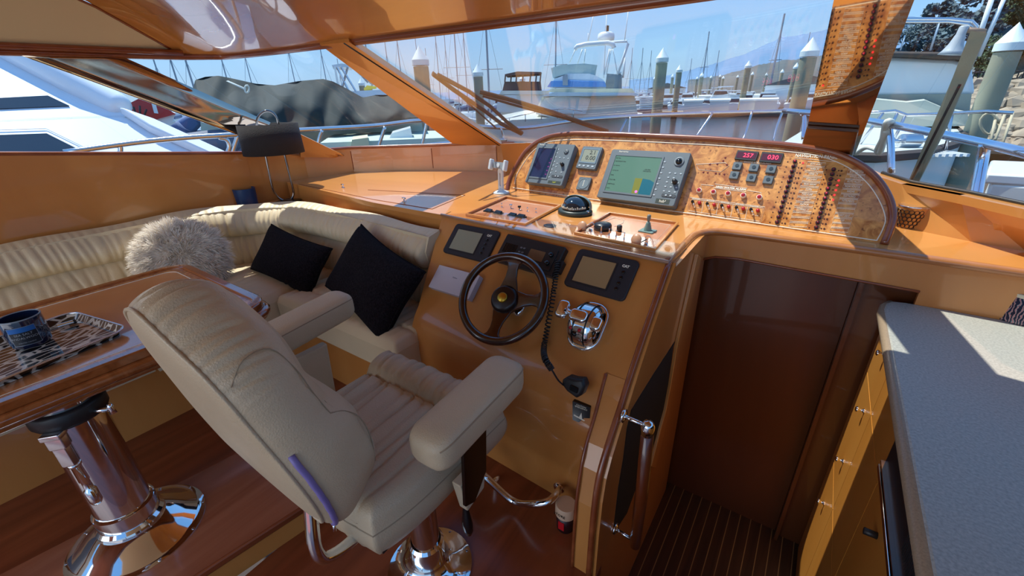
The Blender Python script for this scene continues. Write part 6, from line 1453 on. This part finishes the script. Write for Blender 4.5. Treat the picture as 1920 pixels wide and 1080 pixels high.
dn_ = thing('grey_dinghy', tuple(EG(400,9)), 'grey covered inflatable dinghy between the yacht and our rail', 'dinghy')
GD = mat('dinghy_grey', srgb(96,104,124), .6)
MB().tube(curve_pts([Ed(*q) for q in ((330,282,8),(360,274,8),(420,266,8.2),(470,268,8.6),(520,276,9))],5),.18,12).build('tube', GD, dn_, smooth=True)
ext(MB(),[(340,284),(380,270),(450,262),(540,270),(540,292),(340,296)],8.2,1.6).build('cover', GD, dn_)
dk_ = dock('port_dock','grey dock strip between the yacht and the covered boats', EG(230,14), EG(900,12), -2.5)
# green canvas covered boat
gc = thing('canvas_covered_boat', tuple(EG(560,9)), 'boat hidden under a long dark green canvas cover outside the left windows', 'boat')
GRC = mat('dark_green_canvas', srgb(34,48,50), .8, bump=.5, bscale=2.5, var=.35, vscale=1.5)
topp = [(362,165),(366,150),(385,144),(410,142),(440,148),(480,157),(515,160),(560,152),(606,148),(625,153),(650,166),(680,183),(705,178),(735,178),(760,190),(775,200),(790,216)]
bot = [(362,200),(380,212),(400,222),(430,232),(460,238),(490,242),(520,243),(560,244),(600,244),(640,242),(680,238),(710,235),(735,230),(755,226),(770,222),(780,221),(792,220)]
def interp(L,u): i = min(int(u*(len(L)-1)),len(L)-2); t = u*(len(L)-1)-i; return (L[i][0]*(1-t)+L[i+1][0]*t, L[i][1]*(1-t)+L[i+1][1]*t)
def canv(u,v):
    a = interp(topp,u); c_ = interp(bot,u); x = a[0]*(1-v)+c_[0]*v; y = a[1]*(1-v)+c_[1]*v
    f_ = math.sin((x-606)*.11+v*2)*.10*math.exp(-((x-606)/70)**2)*v + noise.noise(Vector((x*.03,v*2,0)))*.15
    return Ed(x,y,9.0 - .9*math.sin(v*math.pi/2) + f_)
MB().grid(canv,120,24).build('canvas_cover', GRC, gc, smooth=True)
def canv2(u,v): a = interp(topp,u); q = Ed(a[0],a[1],9.0+2.4*math.sin(v*math.pi/2)); q.z -= .9*(1-math.cos(v*math.pi/2)); return q
MB().grid(canv2,120,8).build('canvas_far_side', GRC, gc, smooth=True)
ext(MB(),[(375,215),(790,222),(800,290),(380,300)],9.2,2.0).build('hull', mat('pale_green_hull', srgb(176,196,186), .5), gc)
gr_ = mat('canvas_logo', srgb(190,196,190), .7)
MB().prism([Ed(425,152,8.3),Ed(428,151,8.3),Ed(462,166,8.1),Ed(461,169,8.1)],(0,-.01,0)).build('logo_stroke', gr_, gc); MB().tube([Ed(463+4*math.cos(a/10*6.28),167+7*math.sin(a/10*6.28),8.1) for a in range(10)],.014,5,closed=True).build('logo_ring', gr_, gc)
# near cockpit things seen under our rail
ck = thing('open_skiff', tuple(EG(690,7.5)), 'pale open skiff with console below our rail on the left', 'boat')
ext(MB(),[(590,290),(600,268),(700,262),(840,258),(900,276),(880,300),(600,300)],7.2,1.6).build('hull', mat('skiff_green', srgb(190,206,190), .5), ck)
ext(MB(),[(656,284),(660,262),(690,258),(694,282)],7.0,.6).build('console', mat('skiff_cream', srgb(206,206,170), .5), ck); ext(MB(),[(725,268),(735,250),(770,240),(775,266)],7.4,.5).build('screen', WHITE, ck)
tn = thing('brown_tub', tuple(EG(832,11)), 'reddish brown round tub on the dock behind the left pillar', 'tub')
p = Ed(832,250,11); MB().at(Matrix.Translation(p)).lathe([(.30,-.9),(.34,.35),(.30,.36),(.28,.1),(0,.1)],20).build('barrel', mat('tub_brown', srgb(128,84,74), .7), tn, smooth=True)
ch_ = thing('yellow_box', tuple(EG(690,16)), 'small yellow box on the deck behind the green canvas', 'box')
ext(MB(),[(682,166),(688,160),(706,162),(706,166),(697,167),(697,190),(689,190)],19,.4).build('box', mat('safety_yellow', srgb(212,190,70), .6), ch_)
t_ = thing('lattice_tower_boat', tuple(EG(660,18)), 'fishing boat with aluminium tower and hardtop seen through the side window', 'boat')
ext(MB(),[(622,122),(640,119),(660,122),(662,126),(625,125)],18,2).build('hardtop', WHITE, t_)
for a,c in (((632,126),(655,172)),((640,126),(668,172)),((652,126),(640,172)),((660,126),(700,160)),((628,125),(636,172)),((668,130),(690,155))): MB().tube([Ed(*a,18),Ed(*c,18)],.04,5).build('tower_leg', STEEL, t_)
ext(MB(),[(640,172),(720,168),(790,182),(780,200),(650,196)],18,4).build('hull', WHITE, t_)
# scattered masts' support: small marina shed on the far shore
for px,d,l in ((1505,85,'tiny white club house at the hill foot'),(1250,140,'low far building behind the tall pile'),(720,95,'far dark roofed shed left of the pillar pile')):
    g = EG(px,d); h = hd(px); s = Vector((h.y,-h.x,0)); t = thing('shed', tuple(g), l, 'building'); MB().prism([g+s*x+Vector((0,0,z)) for x,z in ((-5,0),(5,0),(5,3.2),(-5,3.2))], h*4).build('wall', WHITE, t); MB().prism([g+s*x-h*.3+Vector((0,0,z)) for x,z in ((-5.4,3.2),(5.4,3.2),(0,4.6))], h*4.6).build('roof', HILL2, t)

def keel(t, px0, px1, d, dep, ztop, m=WHITE, name='waterline_hull'):
    ext_ = [EG(px0,d), EG(px1,d), EG(px1,d+dep), EG(px0,d+dep)]
    MB().prism([Vector((p.x,p.y,WZ-.2)) for p in ext_], (0,0,ztop-WZ+.2)).build(name, m, t)
keel(rd,242,318,13.3,2.6,Ed(280,236,13).z+.05); keel(pb_,1190,1224,54.3,3.4,Ed(1205,208,54).z); keel(wc_,1324,1380,72.4,7,Ed(1350,191,72).z)
keel(t_ if False else bpy.data.objects['lattice_tower_boat'],660,770,18.3,3.5,Ed(700,198,18).z)
keel(bl,335,372,11,1,Ed(355,250,11).z,BLC,'bracket'); keel(gb,938,1028,26.3,4,Ed(985,205,26).z); keel(gc,400,780,9.4,1.6,Ed(600,290,9.3).z); keel(ck,610,880,7.4,1.3,Ed(700,290,7.3).z)
